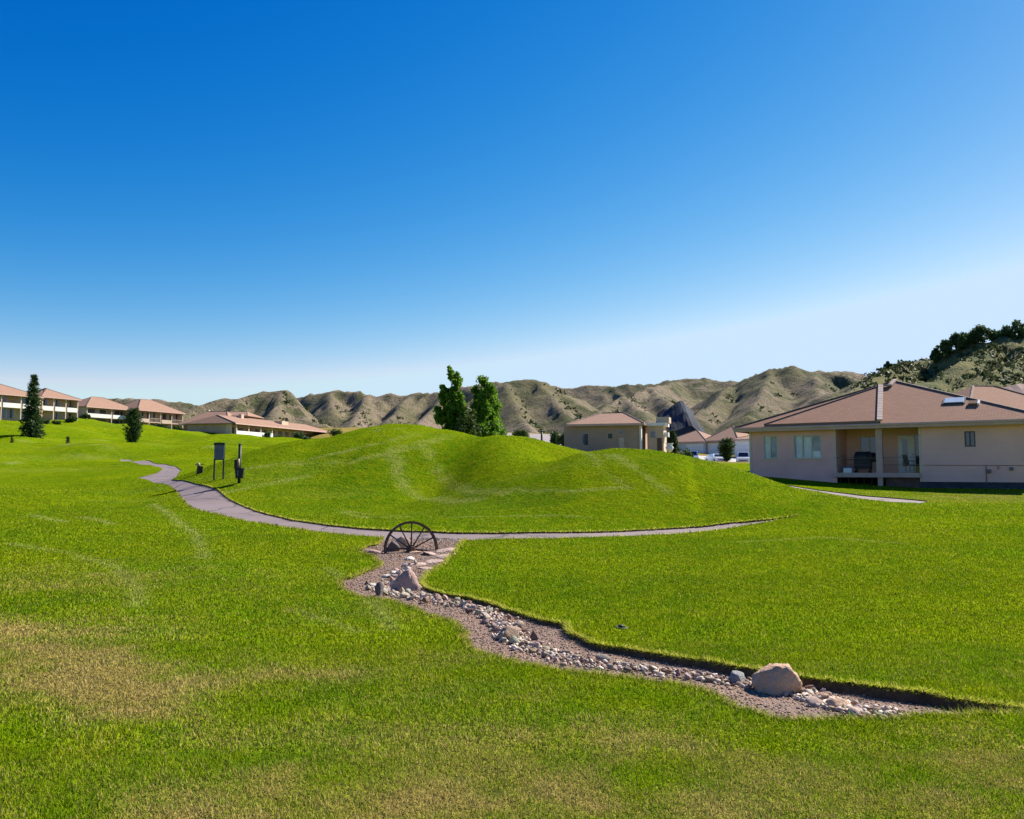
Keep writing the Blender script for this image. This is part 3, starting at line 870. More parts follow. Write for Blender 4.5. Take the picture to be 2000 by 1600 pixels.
strew(LINE[:6], 62, .20, .085, .215, ('under the pyramid-shaped boulder', 'just past the pyramid-shaped boulder', 'before the creek bend'), 'stones below the pyramid-shaped boulder', 41)
strew(LINE[5:10], 48, .18, .075, .20, ('entering the creek bend', 'above the russet rock', 'below the russet rock'), 'stones in the creek bend', 42)
strew(LINE[9:], 120, .13, .058, .165, ('leaving the creek bend', 'halfway along the straight run', 'leading up to the blue-grey rock'), 'stones before the rounded tan boulder', 43)
strew(LINE2, 46, .12, .055, .17, ('right past the tan boulder', 'near the flat brown rock', 'at the creek end'), 'stones past the rounded tan boulder', 44)
strew([(728, 1140), (748, 1150), (765, 1132), (790, 1112), (800, 1100)], 24, .16, .08, .2, ('by the upright dark rock', 'behind the pyramid-shaped boulder', 'nearest the wagon wheel'), 'stones around the pyramid-shaped boulder', 45)

def small_stones():
    r = np.random.default_rng(66)
    Vs, Fs, tn, k0, qs = [], [], [], 0, []
    bases = [(np.array([v.co[:] for v in me.vertices]), np.array([p.vertices[:] for p in me.polygons])) for me in [rock_mesh('chip', (1, .8, .6), 700 + i, 1, ncut=7, dmin=.42, dmax=.72) for i in range(6)]]
    for line, n, half in ((LINE, 800, .15), (LINE2, 220, .15)):
        w = np.array([hit_bed(*q) for q in line]); seg = np.linalg.norm(np.diff(w, axis=0), axis=1); cum = np.concatenate([[0], np.cumsum(seg)])
        for _ in range(n):
            t = r.uniform(0, cum[-1]); k = min(np.searchsorted(cum, t, 'right') - 1, len(seg) - 1); a = (t - cum[k]) / seg[k]
            c = w[k] * (1 - a) + w[k + 1] * a; d = (w[k + 1] - w[k]) / seg[k]
            q = c + np.array([-d[1], d[0]]) * r.normal(0, half * .6)
            s = r.uniform(.028, .082); v, f = bases[r.integers(6)]
            e = np.array(Euler((r.uniform(-.6, .6), r.uniform(-.6, .6), r.uniform(0, 6.28))).to_matrix())
            qs.append(q); Vs.append((v * s) @ e.T + np.array([q[0], q[1], s * .18])); Fs.append(f + k0); k0 += len(v); tn += [r.random()] * len(f)
    for v, zz in zip(Vs, bed_z_arr(qs)): v[:, 2] += zz
    me = np_mesh('small_stones', np.concatenate(Vs), np.concatenate(Fs)); fattr(me, 'tone', tn, 'FACE')
    m, nt, b = new_mat('small_stones')
    t = node(nt, 'ShaderNodeAttribute', attribute_name='tone').outputs['Fac']
    c = ramp(nt, t, [(0, (.28, .18, .125)), (.25, (.46, .32, .225)), (.5, (.58, .45, .33)), (.8, (.67, .56, .44)), (1, (.38, .32, .27))])
    nt.links.new(mixc(nt, maprange(nt, noise(nt, 40, 4, .7, wpos(nt)), .45, .75, 0, .5), c, (.3, .23, .17)), b.inputs['Base Color']); b.inputs['Roughness'].default_value = .9
    tag(link('stone_chips_gravel', me, None, m), 'small broken stones filling the gaps along the creek', 'gravel', kind='stuff')
small_stones()

# fine gravel: nobody could count it
def scatter_gravel():
    lo, hi = CREEK.min(0), CREEK.max(0)
    n = 60000
    q = np.column_stack([rng.uniform(lo[0], hi[0], n), rng.uniform(lo[1], hi[1], n)])
    q = q[inside(q[:, 0], q[:, 1], CREEK)]
    q = q[rng.random(len(q)) < np.clip(9.0 / q[:, 1], .15, 1)][:9000]
    z = ground(q[:, 0], q[:, 1]) + bed_drop(q[:, 0], q[:, 1])
    v, f = ICO[1]
    s = rng.uniform(.004, .013, len(q)) * (0.7 + q[:, 1] / 18)
    V = []; F = []
    B = v[None] * (1 + .25 * rng.normal(size=(len(q), len(v), 1))) * s[:, None, None] * np.array([1, .8, .55])
    a = rng.uniform(0, 6.28, len(q)); ca, sa = np.cos(a), np.sin(a)
    X = B[..., 0] * ca[:, None] - B[..., 1] * sa[:, None]; Yy = B[..., 0] * sa[:, None] + B[..., 1] * ca[:, None]
    V = np.stack([X + q[:, 0:1], Yy + q[:, 1:2], B[..., 2] + z[:, None] + s[:, None] * .2], -1).reshape(-1, 3)
    F = (f[None] + (np.arange(len(q)) * len(v))[:, None, None]).reshape(-1, 3)
    me = np_mesh('gravel', V, F)
    fattr(me, 'tone', np.repeat(rng.random(len(q)), len(f)), 'FACE')
    m, nt, b = new_mat('gravel_pebbles')
    t = node(nt, 'ShaderNodeAttribute', attribute_name='tone').outputs['Fac']
    nt.links.new(ramp(nt, t, [(0, (.125, .07, .043)), (.5, (.235, .148, .096)), (.85, (.34, .23, .155)), (1, (.48, .37, .27))]), b.inputs['Base Color'])
    b.inputs['Roughness'].default_value = .9
    return tag(link('gravel', me, None, m), 'fine brown and mauve gravel covering the dry creek bed', 'gravel', kind='stuff')
scatter_gravel()

# ------------------------------------------------------------------ wagon wheel
M_OLDWOOD = mat_plain('weathered_wood', (0.15, 0.082, 0.05), .8, .3, 9, .5, 60)
M_IRON = mat_plain('rusted_iron', (0.085, 0.042, 0.026), .75, .35, 12, .3, 70, metal=.2)
def wagon_wheel():
    hub = P(803, 1073, 16.5)
    root = empty('wagon_wheel', (hub[0], hub[1], hub[2]), R(24), 'dark wooden wagon wheel half sunk among rocks at the head of the creek', 'wagon wheel')
    root.rotation_euler = (R(-7), 0, R(24))
    Ro, n = .555, 56
    def ring(r0, r1, w):
        mb = MB()
        for k in range(n):
            g0, g1 = 2 * math.pi * k / n, 2 * math.pi * (k + 1) / n
            c = []
            for g in (g0, g1):
                for r, y in ((r0, -w), (r1, -w), (r1, w), (r0, w)):
                    c.append((r * math.cos(g), y, r * math.sin(g)))
            for a, b in ((0, 1), (1, 2), (2, 3), (3, 0)):
                mb.poly([c[a], c[b], c[b + 4], c[a + 4]])
        return mb
    def weld(o):
        bm = bmesh.new(); bm.from_mesh(o.data); bmesh.ops.remove_doubles(bm, verts=bm.verts, dist=1e-5); bmesh.ops.recalc_face_normals(bm, faces=bm.faces); bm.to_mesh(o.data); bm.free()
    rim = ring(Ro - .046, Ro - .008, .028).build('rim', M_OLDWOOD, root); weld(rim)
    ty = ring(Ro - .0075, Ro, .030).build('iron_tyre', M_IRON, root); weld(ty)
    hb = MB().lathe([(.03, -.13), (.055, -.13), (.062, -.06), (.082, -.045), (.085, .045), (.062, .06), (.055, .13), (.03, .13)], 20, axis='y').build('hub', M_OLDWOOD, root, True)
    MB().lathe([(.064, -.075), (.068, -.075), (.068, -.062), (.064, -.062)], 20, axis='y').build('hub_band', M_IRON, hb)
    for a in (-6, 25, 56, 87, 116, 145, 175):
        g = R(a); c = Vector((math.cos(g), 0, math.sin(g)))
        MB().tube([c * .06, c * .2, c * .36, c * (Ro - .05)], [.019, .016, .013, .016], 8).build('spoke', M_OLDWOOD, root, True)
wagon_wheel()

# ------------------------------------------------------------------ tee furniture beside the path
M_POST = mat_plain('dark_green_paint', (0.012, 0.022, 0.016), .55, .2, 6)
M_BLACK = mat_plain('black_plastic', (0.012, 0.012, 0.016), .5, .2, 8)
M_BOARD = mat_plain('slate_board', (0.115, 0.125, 0.165), .6, .18, 5)
M_PALEWOOD = mat_plain('pale_wood', (0.42, 0.31, 0.20), .7, .2, 9)
def tee_sign():
    h = hit(427, 937); z = g1(*h)
    rt = empty('tee_sign', (h[0], h[1], z), R(-6), 'tall slate-grey board on two thin posts beside the path', 'sign')
    k = h[1] / 1600
    for x in (-9.3 * k, 9.3 * k):
        MB().box(x - .028, x + .028, -.03, .03, -.15, 40 * k).build('post', M_POST, rt)
        MB().box(x - .028, x + .028, .012, .04, 40 * k + .003, 69 * k).build('post', M_POST, rt)
    MB().box(-10 * k, 10 * k, -.025, .009, 39 * k, 67 * k).build('board', M_BOARD, rt, bevel=.006)
    MB().box(-10.6 * k, 10.6 * k, -.05, .05, 67.2 * k, 72 * k).build('cap', M_BLACK, rt, bevel=.008)
    MB().box(-10 * k, 10 * k, -.034, -.027, 38 * k, 39.6 * k).build('bottom_trim', M_BLACK, rt)
def ball_washer():
    h = hit(467, 944); z = g1(*h); k = h[1] / 1600
    rt = empty('ball_washer', (h[0], h[1], z), R(8), 'dark green post with black ball washer and bin next to the slate board', 'ball washer')
    MB().tube([(0, 0, -.2), (0, 0, 74 * k)], .062, 12).build('post', M_POST, rt, True)
    MB().lathe([(.0, 74 * k), (.072, 74 * k + .002), (.06, 76 * k), (.0, 77 * k)], 12).build('post_cap', M_POST, rt, True)
    bn = MB().hexa([(-4.5 * k, -.30, 9 * k), (8.5 * k, -.30, 9 * k), (8.5 * k, -.07, 9 * k), (-4.5 * k, -.07, 9 * k), (-6 * k, -.33, 29 * k), (10.5 * k, -.33, 29 * k), (10.5 * k, -.07, 29 * k), (-6 * k, -.07, 29 * k)]).build('bin', M_BLACK, rt, bevel=.015)
    MB().box(-.02, .02, -.345, -.325, 14 * k, 25 * k).build('bin_badge', mat_plain('grey_badge', (.14, .14, .2), .4), bn)
    MB().box(-8 * k, -2 * k, -.26, -.06, 27 * k, 45 * k).build('washer_body', M_BLACK, rt, bevel=.02)
    MB().tube([(-1 * k, -.15, 30 * k), (-1 * k, -.15, 47 * k)], .055, 12).build('washer_canister', M_PALEWOOD, rt, True)
def tee_marker():
    h = hit(389, 925); z = g1(*h); k = h[1] / 1600
    rt = empty('tee_marker', (h[0], h[1], z), R(20), 'low dark brown tee marker with a pale knob by the path', 'marker')
    MB().hexa([(-5 * k, -.12, -.03), (6 * k, -.12, -.03), (6 * k, .12, -.03), (-5 * k, .12, -.03), (-4 * k, -.1, 14 * k), (7 * k, -.1, 14 * k), (7 * k, .1, 14 * k), (-4 * k, .1, 14 * k)]).build('block', mat_plain('dark_stained_wood', (.05, .032, .022), .7, .3, 6), rt, bevel=.02)
    MB().lathe([(.01, 14 * k), (.075, 14 * k), (.085, 17 * k), (.06, 20 * k), (.02, 21 * k)], 12, c=(-.04, -.03, 0)).build('knob', M_PALEWOOD, rt, True)
    MB().box(-8 * k, 9 * k, -.03, .03, 17 * k, 18.5 * k).build('crossbar', M_POST, rt)
tee_sign(); ball_washer(); tee_marker()

def small_post():
    h = P(1058, 865, 39.5); z = g1(h[0], h[1])
    rt = empty('marker_post', (h[0], h[1], z), 0, 'short dark post standing on the crest of the middle mound', 'post')
    MB().tube([(0, 0, -.1), (0, 0, .46)], .045, 10).build('shaft', M_POST, rt, True)
    MB().lathe([(.0, .461), (.052, .463), (.05, .51), (.0, .53)], 10).build('post_cap', M_BLACK, rt, True)
small_post()
def sprinkler():
    h = hit(1213, 1227); z = g1(*h)
    rt = empty('sprinkler_head', (h[0], h[1], z), 0, 'small black sprinkler head sunk in the lawn beyond the creek', 'sprinkler')
    MB().lathe([(.0, -.03), (.07, -.03), (.075, .006), (.06, .012), (.0, .012)], 16).build('collar', M_BLACK, rt, True)
    MB().lathe([(.0, .0125), (.03, .0125), (.03, .03), (.0, .032)], 12).build('nozzle', M_BLACK, rt, True)
sprinkler()
# ------------------------------------------------------------------ the house by the lawn
def stucco(name, c, var=.1): return mat_plain(name, c, .88, var, .5, .25, 45)
def glass_mat(name, c=(0.02, 0.024, 0.028), rough=.06):
    m, nt, b = new_mat(name)
    nt.links.new(mixc(nt, maprange(nt, noise(nt, 1.5, 3, .5, opos(nt)), .35, .7), c, tuple(x * 1.9 for x in c)), b.inputs['Base Color'])
    b.inputs['Roughness'].default_value = rough; b.inputs['Specular IOR Level'].default_value = .8
    return m
M_GLASS = glass_mat('window_glass')
def clear_glass():
    m, nt, b = new_mat('clear_glass')
    b.inputs['Base Color'].default_value = (.85, .9, .9, 1); b.inputs['Roughness'].default_value = .03; b.inputs['Alpha'].default_value = .22
    n = noise(nt, 2, 2, .5, opos(nt)); nt.links.new(maprange(nt, n, .3, .7, .16, .28), b.inputs['Alpha'])
    b.inputs['Specular IOR Level'].default_value = .8
    return m
M_CLEAR = clear_glass()
def shingle_mat(name, c1, c2, c3, sc=1.0):
    m, nt, b = new_mat(name)
    uv = nt.nodes.new('ShaderNodeUVMap').outputs[0]
    br = nt.nodes.new('ShaderNodeTexBrick')
    nt.links.new(uv, br.inputs['Vector'])
    br.inputs['Scale'].default_value = 1.0 / sc
    br.inputs['Brick Width'].default_value = .30; br.inputs['Row Height'].default_value = .15; br.inputs['Mortar Size'].default_value = .012
    br.inputs['Color1'].default_value = (*c1, 1); br.inputs['Color2'].default_value = (*c2, 1); br.inputs['Mortar'].default_value = (*c3, 1)
    br.inputs['Bias'].default_value = -.1
    p = opos(nt)
    c = mixc(nt, maprange(nt, noise(nt, .55, 5, .65, p), .4, .7, 0, .45), br.outputs['Color'], c2)
    c = mixc(nt, maprange(nt, noise(nt, 25, 3, .7, p), .4, .8, 0, .4), c, c3)
    nt.links.new(c, b.inputs['Base Color']); b.inputs['Roughness'].default_value = .92; b.inputs['Specular IOR Level'].default_value = .15
    sep = nt.nodes.new('ShaderNodeSeparateXYZ'); nt.links.new(uv, sep.inputs[0])
    saw = math_n(nt, 'FRACT', math_n(nt, 'DIVIDE', sep.outputs[1], .15 * sc))
    bump(nt, b, math_n(nt, 'ADD', math_n(nt, 'MULTIPLY', saw, -.6), noise(nt, 30, 3, .7, p)), .6, .02)
    return m
M_SHINGLE = shingle_mat('brown_shingles', (.345, .182, .112), (.285, .15, .094), (.15, .085, .056))
M_TILE = shingle_mat('pink_shingles', (.36, .218, .145), (.31, .185, .125), (.2, .12, .085), 1.6)
M_CAP_LIT = mat_plain('hip_cap', (.46, .34, .27), .85, .15, 4, .2, 40)  # pale tone paints the sunlit strip along the hip
M_FASCIA = mat_plain('fascia_board', (.56, .36, .29), .7, .08, 2)
M_SIDING = mat_plain('lap_siding', (.80, .43, .375), .75, .07, .8, .15, 60)
M_WALLPLAIN = mat_plain('smooth_siding', (.80, .46, .37), .75, .06, .6, .15, 60)
M_TRIM = mat_plain('cream_trim', (.62, .49, .36), .65, .06, 3)
M_WHITE = mat_plain('white_paint', (.78, .76, .72), .5, .05, 3)
M_FOUND = mat_plain('dark_foundation', (.045, .05, .065), .85, .25, 2, .3, 30)
M_CURTAIN = mat_plain('pale_curtain', (.62, .60, .52), .9, .1, 3)
M_DECK = mat_plain('deck_boards', (.16, .12, .10), .8, .2, 3)
M_CRAWL_SHADE = mat_plain('crawl_space_shade', (.05, .042, .035), .9, .2, 1)  # near-black colour paints the shade under the porch deck

def add_uv_plane(me):
    """planar uv per face: u along the horizontal, v up the slope, in metres"""
    uv = me.uv_layers.new(name='UVMap')
    for p in me.polygons:
        n = p.normal; h = Vector((-n.y, n.x, 0))
        if h.length < 1e-4: h = Vector((1, 0, 0))
        h.normalize(); s = n.cross(h)
        for li in p.loop_indices:
            c = me.vertices[me.loops[li].vertex_index].co
            uv.data[li].uv = (c.dot(h), c.dot(s))

def slab(name, pts, th, mat, parent, uv=True):
    """a flat polygon given some thickness downwards"""
    mb = MB(); n = len(pts); b = [(p[0], p[1], p[2] - th) for p in pts]
    mb.poly(pts); mb.poly(b[::-1])
    for i in range(n): mb.poly([pts[i], b[i], b[(i + 1) % n], pts[(i + 1) % n]])
    o = mb.build(name, mat, parent)
    if uv: add_uv_plane(o.data)
    return o

def lap_wall(name, s0, s1, z0, z1, t, mat, parent, course=.19, side='front'):
    """overlapping boards on a wall facing -y (front) or -x"""
    mb = MB(); z = z0
    while z < z1 - 1e-4:
        zt = min(z + course, z1)
        a = [(s0, t - .022, z), (s1, t - .022, z), (s1, t - .004, zt), (s0, t - .004, zt)]
        u = [(s0, t, z), (s1, t, z), (s1, t - .022, z), (s0, t - .022, z)]
        for q in (a, u):
            if side == 'front': mb.poly(q)
            else: mb.poly([(p[1], p[0], p[2]) for p in q][::-1])
        z = zt
    return mb.build(name, mat, parent, recalc=False)

def window_unit(parent, s0, s1, z0, z1, t, lights=2, recess=.06, curtain=0, mat_frame=None, name='window', glass=None):
    """frame with panes set in a wall that faces -y"""
    mf = mat_frame or M_TRIM
    w = .055
    fr = MB()
    fr.box(s0, s1, t - .03, t + .06, z0, z0 + w); fr.box(s0, s1, t - .03, t + .06, z1 - w, z1)
    fr.box(s0, s0 + w, t - .029, t + .059, z0 + w, z1 - w); fr.box(s1 - w, s1, t - .029, t + .059, z0 + w, z1 - w)
    f = fr.build(name, mf, parent)
    step = (s1 - s0 - w) / lights
    for i in range(lights):
        a = s0 + w + i * step; b = a + step - w
        if i: MB().box(a - w, a, t - .02, t + .05, z0 + w, z1 - w).build('mullion', mf, f)
        MB().box(a, b, t + .02, t + .03, z0 + w, z1 - w).build('pane', glass or M_GLASS, f)
    return f

H_O = P(1466, 930, 48.0); H_FLOOR = -0.10
house = empty('stucco_house', (H_O[0], H_O[1], H_FLOOR), math.atan2(-.588, .809), 'single-storey tan house with brown hip roof and recessed porch beside the lawn', 'house')
EAVE, WT = 2.62, 2.50
PA, PB = 4.84, 8.99          # the porch opening along the front
S_END, DEPTH = 14.2, 10.5
GRD = -1.25
# siding left of the porch, with openings for two windows
W1, W2 = (.80, 1.62, .80, 2.12), (2.52, 4.06, .80, 2.12)
for s0, s1, z0, z1 in [(0, W1[0], GRD, WT), (W1[1], W2[0], GRD, WT), (W2[1], PA, GRD, WT), (W1[0], W1[1], GRD, W1[2]), (W1[0], W1[1], W1[3], WT), (W2[0], W2[1], GRD, W2[2]), (W2[0], W2[1], W2[3], WT)]:
    lap_wall('siding', s0, s1, z0, z1, 0, M_SIDING, house)
MB().box(0.004, PA - .004, .004, .16, GRD, W1[2]).box(.004, W1[0], .004, .16, W1[2], WT).box(W1[1], W2[0], .004, .16, W1[2], WT).box(W2[1], PA - .004, .004, .16, W1[2], WT).box(W1[0], W1[1], .004, .16, W1[3], WT).box(W2[0], W2[1], .004, .16, W2[3], WT).build('wall', M_SIDING, house)
w = window_unit(house, *W1, .02, 2, mat_frame=M_TRIM, glass=M_CLEAR)
MB().box(W1[0] + .08, W1[0] + .36, .065, .08, W1[2] + .06, W1[3] - .06).build('curtain', M_CURTAIN, w)
w = window_unit(house, *W2, .02, 3, mat_frame=M_TRIM, glass=M_CLEAR)
MB().box(W2[0] + .16, W2[0] + .46, .065, .08, W2[2] + .06, W2[3] - .06).build('curtain', M_CURTAIN, w)
MB().box(W2[0] + .58, W2[0] + .98, .065, .08, W2[2] + .05, W2[3] - .10).build('curtain', M_CURTAIN, w)
MB().box(W2[0] + .62, W2[0] + 1.46, .085, .10, W2[2] + .05, W2[2] + .42).build('blind', M_WHITE, w)
for q in (W1, W2): MB().box(q[0] - .06, q[1] + .06, -.07, -.031, q[2] - .06, q[2] - .003).build('window_sill', M_TRIM, house)
MB().box(-.022, .10, -.035, -.0225, GRD, WT).build('corner_board', M_TRIM, house)
MB().box(PA - .10, PA, -.035, -.0225, -.1, WT).build('corner_board', M_TRIM, house)
# left end and back
lap_wall('siding', 0.165, DEPTH, GRD, WT, 0, M_SIDING, house, side='left')
MB().box(.004, .16, .165, DEPTH - .17, GRD, WT).box(.004, S_END - .17, DEPTH - .16, DEPTH, GRD, WT).box(S_END - .16, S_END, .165, DEPTH, GRD, WT).build('wall', M_SIDING, house)
# right front wall
SW = (11.10, 11.58, 1.32, 2.10)
FND = -.46
for s0, s1, z0, z1 in [(PB, SW[0], FND, WT), (SW[1], S_END, FND, WT), (SW[0], SW[1], FND, SW[2]), (SW[0], SW[1], SW[3], WT)]:
    lap_wall('siding', s0, s1, z0, z1, 0, M_WALLPLAIN, house, .28)
MB().box(PB, SW[0], .004, .16, FND, WT).box(SW[1], S_END, .004, .16, FND, WT).box(SW[0], SW[1], .004, .16, FND, SW[2]).box(SW[0], SW[1], .004, .16, SW[3], WT).build('wall', M_WALLPLAIN, house)
window_unit(house, *SW, .02, 2, mat_frame=mat_plain('bronze_frame', (.08, .06, .05), .5))
MB().box(PB + .02, S_END, .03, .14, -1.6, FND - .003).build('foundation', M_FOUND, house)
for s in (10.2, 11.0, 12.6, 13.5): MB().box(s, s + .35, .01, .03, -.95, -.75).build('foundation_vent', mat_plain('grey_vent', (.12, .12, .14), .6), house)
MB().box(PB, PB + .09, -.035, -.0225, FND, WT).build('corner_board', M_TRIM, house)
# pipes and meter on the right wall
M_PIPE = mat_plain('grey_pipe', (.16, .13, .12), .5, .2, 6)
MB().tube([(9.2, -.045, .40), (13.6, -.045, .36)], .012, 6).build('pipe', M_PIPE, house)
mt = MB().box(12.05, 12.2, -.16, -.03, -.02, .18).build('gas_meter', M_PIPE, house, bevel=.01)
MB().tube([(12.0, -.05, -.55), (12.0, -.06, .36)], .018, 8).build('pipe', M_PIPE, mt)
MB().box(13.0, 13.16, -.12, -.03, .12, .28).build('outlet_box', M_PIPE, house, bevel=.01)
MB().tube([(12.5, -.05, .14), (12.5, -.05, .34), (12.62, -.05, .22)], .014, 6).build('tap', M_PIPE, house)

# porch
PD = 2.3
MB().box(PA + .002, PB - .002, PD, PD + .15, -.1, WT).build('porch_wall', M_WALLPLAIN, house)
MB().box(PA - .16, PA - .001, .165, PD + .14, -.1, WT).build('porch_wall', M_WALLPLAIN, house)
MB().box(PB + .001, PB + .16, .165, PD + .14, -.1, WT).build('porch_wall', M_WALLPLAIN, house)
MB().box(PA, PB, -.10, PD + .14, WT + .004, WT + .03).build('porch_ceiling', M_TRIM, house)
nb = 12
for i in range(nb):
    a = -.12 + i * (PD + .1) / nb
    MB().box(PA + .004, PB - .004, a, a + (PD + .1) / nb - .012, -.06, -.02).build('deck_board', M_DECK, house)
rj = MB().box(PA - .12, PB + .02, -.20, -.13, -.24, 0.0).build('deck_rim', M_FASCIA, house)
MB().box(6.92, 7.24, -.19, .10, 0.004, WT).build('porch_post', M_FASCIA, house)
MB().box(6.96, 7.20, -.12, .10, -1.5, -.245).build('porch_pier', M_FASCIA, house)
MB().box(7.30, PB + .015, .12, .2, -1.5, -.25).build('porch_skirt', mat_plain('dark_skirt', (.13, .08, .07), .9, .2, 3), house)
for i in range(5): MB().box(PA + .1 + i * .4, PA + .16 + i * .4, .3, .36, -1.4, -.10).build('deck_joist', M_CRAWL_SHADE, house)
MB().box(PA, 7.0, 2.3, 2.4, -1.5, -.12).build('crawl_space_wall', M_CRAWL_SHADE, house)
for z in (.42, .82):
    MB().tube([(PA, -.12, z), (6.93, -.12, z)], .012, 6).build('railing', M_PIPE, house)
    MB().tube([(7.24, -.12, z), (PB, -.12, z)], .012, 6).build('railing', M_PIPE, house)
# patio door, sidelight, porch window (in the back wall)
dr = MB().box(7.55, 8.40, PD - .05, PD - .004, .0, 2.05).build('door', M_WHITE, house)
MB().box(7.76, 8.02, PD - .06, PD - .052, .35, 1.85).build('door_glass', M_GLASS, dr)
MB().tube([(8.34, PD - .06, 1.0), (8.34, PD - .11, 1.0), (8.28, PD - .11, 1.0)], .014, 6).build('door_handle', M_PIPE, dr)
MB().box(8.44, 8.62, PD - .04, PD - .004, .0, 2.05).build('sidelight', M_GLASS, house)
f = window_unit(house, 5.55, 6.60, .55, 2.05, PD - .03, 2, mat_frame=M_TRIM)

# roof
def roof_z(s): return s
A0 = (-.75, -.55, EAVE); B0 = (15.0, -.55, EAVE); AP = (6.95, 5.0, EAVE + 2.78); C0 = (15.0, 10.9, EAVE); D0 = (-.75, 10.9, EAVE)
rf = slab('roof', [A0, B0, AP], .07, M_SHINGLE, house)
slab('roof_slope', [B0, C0, AP], .07, M_SHINGLE, rf); slab('roof_slope', [C0, D0, AP], .07, M_SHINGLE, rf); slab('roof_slope', [D0, A0, AP], .07, M_SHINGLE, rf)
# raised front section of the roof with its own caps
def on_roof(s, t, up=0.0):
    nrm = Vector((0, -2.78 / 5.55, 1)).normalized()
    return (s, t - 0, EAVE + (t + .55) * 2.78 / 5.55 + up)
T0, T1, T2 = on_roof(1.05, -.52, .14), on_roof(7.2, -.52, .14), on_roof(6.38, 4.02, .14)
slab('raised_roof', [T0, T1, T2], .13, M_SHINGLE, rf)
def cap(a, b, w, mat=M_CAP_LIT, h=.05, n=10, name='hip_cap'):
    """a row of overlapping cap shingles as one strip"""
    a, b = Vector(a), Vector(b); d = (b - a); L = d.length; d.normalize()
    side = d.cross(Vector((0, 0, 1))).normalized() * w / 2
    up = side.cross(d).normalized()
    if up.z < 0: up = -up
    mb = MB()
    for i in range(n):
        p, q = a + d * (L * i / n), a + d * (L * (i + 1) / n + .04)
        l0, l1 = up * (h * 1.0), up * (h * .85)
        mb.hexa([p - side - up * .06, p + side - up * .06, q + side - up * .06, q - side - up * .06, p - side + l0 * .6, p + side + l0 * .6, q + side + l1 * .6, q - side + l1 * .6])
    return mb.build(name, mat, rf)
cap(on_roof(7.24, -.55, .16), on_roof(6.40, 4.05, .16), .26, n=14, h=.10)
cap(on_roof(6.36, 4.05, .15), on_roof(6.95, 4.12, .12), .22, n=2)
cap(on_roof(6.88, 4.1, .10), (AP[0] + .05, AP[1], AP[2] + .05), .24, n=4, h=.08)
M_CAP_SHADOW = mat_plain('shadow_hip_cap', (.13, .085, .07), .9, .2, 4)  # dark tone paints the shadow lines beside the hips
cap(T0, T2, .16, M_CAP_SHADOW, n=16); cap(A0, AP, .20, M_CAP_SHADOW, n=20); cap(AP, B0, .20, M_CAP_SHADOW, n=20)
# fascia and soffit
MB().box(A0[0], B0[0], -.60, -.551, EAVE - .26, EAVE - .004).build('fascia', M_FASCIA, house)
MB().box(A0[0], A0[0] + .05, -.55, D0[1], EAVE - .25, EAVE - .075).build('fascia', M_FASCIA, house)
MB().box(A0[0] + .055, B0[0], -.55, -.026, EAVE - .115, EAVE - .09).build('soffit', M_TRIM, house)
MB().box(A0[0], B0[0], -.67, -.601, EAVE - .12, EAVE - .02).build('gutter', M_FASCIA, house, bevel=.01)
# skylight and roof vent on the front slope
nz = Vector((0, -2.78, 5.55)).normalized()
def roofbox(s0, s1, t0, t1, h, mat, name, parent):
    lo = [on_roof(s0, t0, .0), on_roof(s1, t0, .0), on_roof(s1, t1, .0), on_roof(s0, t1, .0)]
    hi = [tuple(Vector(p) + nz * h) for p in lo]
    return MB().hexa(lo + hi).build(name, mat, parent)
sl = roofbox(9.95, 11.0, 1.40, 2.10, .07, mat_plain('skylight_kerb', (.06, .055, .06), .6), 'skylight', rf)
def sky_glass():
    lo = [on_roof(s, t, .0) for s, t in ((10.02, 1.46), (10.93, 1.46), (10.93, 2.04), (10.02, 2.04))]
    a = [tuple(Vector(p) + nz * .075) for p in lo]; b = [tuple(Vector(p) + nz * .095) for p in lo]
    MB().hexa(a + b).build('skylight_pane', mat_plain('milky_dome', (.48, .53, .58), .12, .05, 2, spec=.7), sl, bevel=.008)
sky_glass()
roofbox(11.2, 11.6, 1.15, 1.5, .13, M_SHINGLE, 'roof_vent', rf)
roofbox(11.61, 11.7, 1.13, 1.52, .14, M_WHITE, 'vent_flashing', rf)

# things standing on the porch (their own top-level objects)
def house_pt(s, t, z=0.0):
    c, sn = .809, -.588
    return (H_O[0] + s * c + t * .588, H_O[1] + s * sn + t * .809, H_FLOOR + z)
HRZ = math.atan2(-.588, .809)
def grill():
    rt = empty('barbecue_grill', house_pt(6.05, .75, -.02), HRZ, 'black covered barbecue grill on the porch', 'grill')
    MB().box(-.42, .42, -.25, .25, .22, .80).build('cabinet', M_BLACK, rt, bevel=.02)
    MB().hexa([(-.44, -.28, .82), (.44, -.28, .82), (.44, .28, .82), (-.44, .28, .82), (-.36, -.12, 1.18), (.36, -.12, 1.18), (.36, .22, 1.18), (-.36, .22, 1.18)]).build('lid', M_BLACK, rt, bevel=.03)
    MB().box(.44, .80, -.22, .22, .72, .76).build('side_shelf', M_BLACK, rt); MB().box(-.78, -.44, -.22, .22, .72, .76).build('side_shelf', M_BLACK, rt)
    MB().tube([(-.25, -.31, .92), (.25, -.31, .92)], .016, 8).build('lid_handle', M_PIPE, rt)
    for x in (-.36, .36):
        MB().lathe([(.0, -.03), (.09, -.03), (.09, .03), (.0, .03)], 16, c=(x, -.2, .09), axis='x').build('castor', M_BLACK, rt)
        MB().box(x - .03, x + .03, .12, .2, 0, .22).build('leg', M_BLACK, rt)
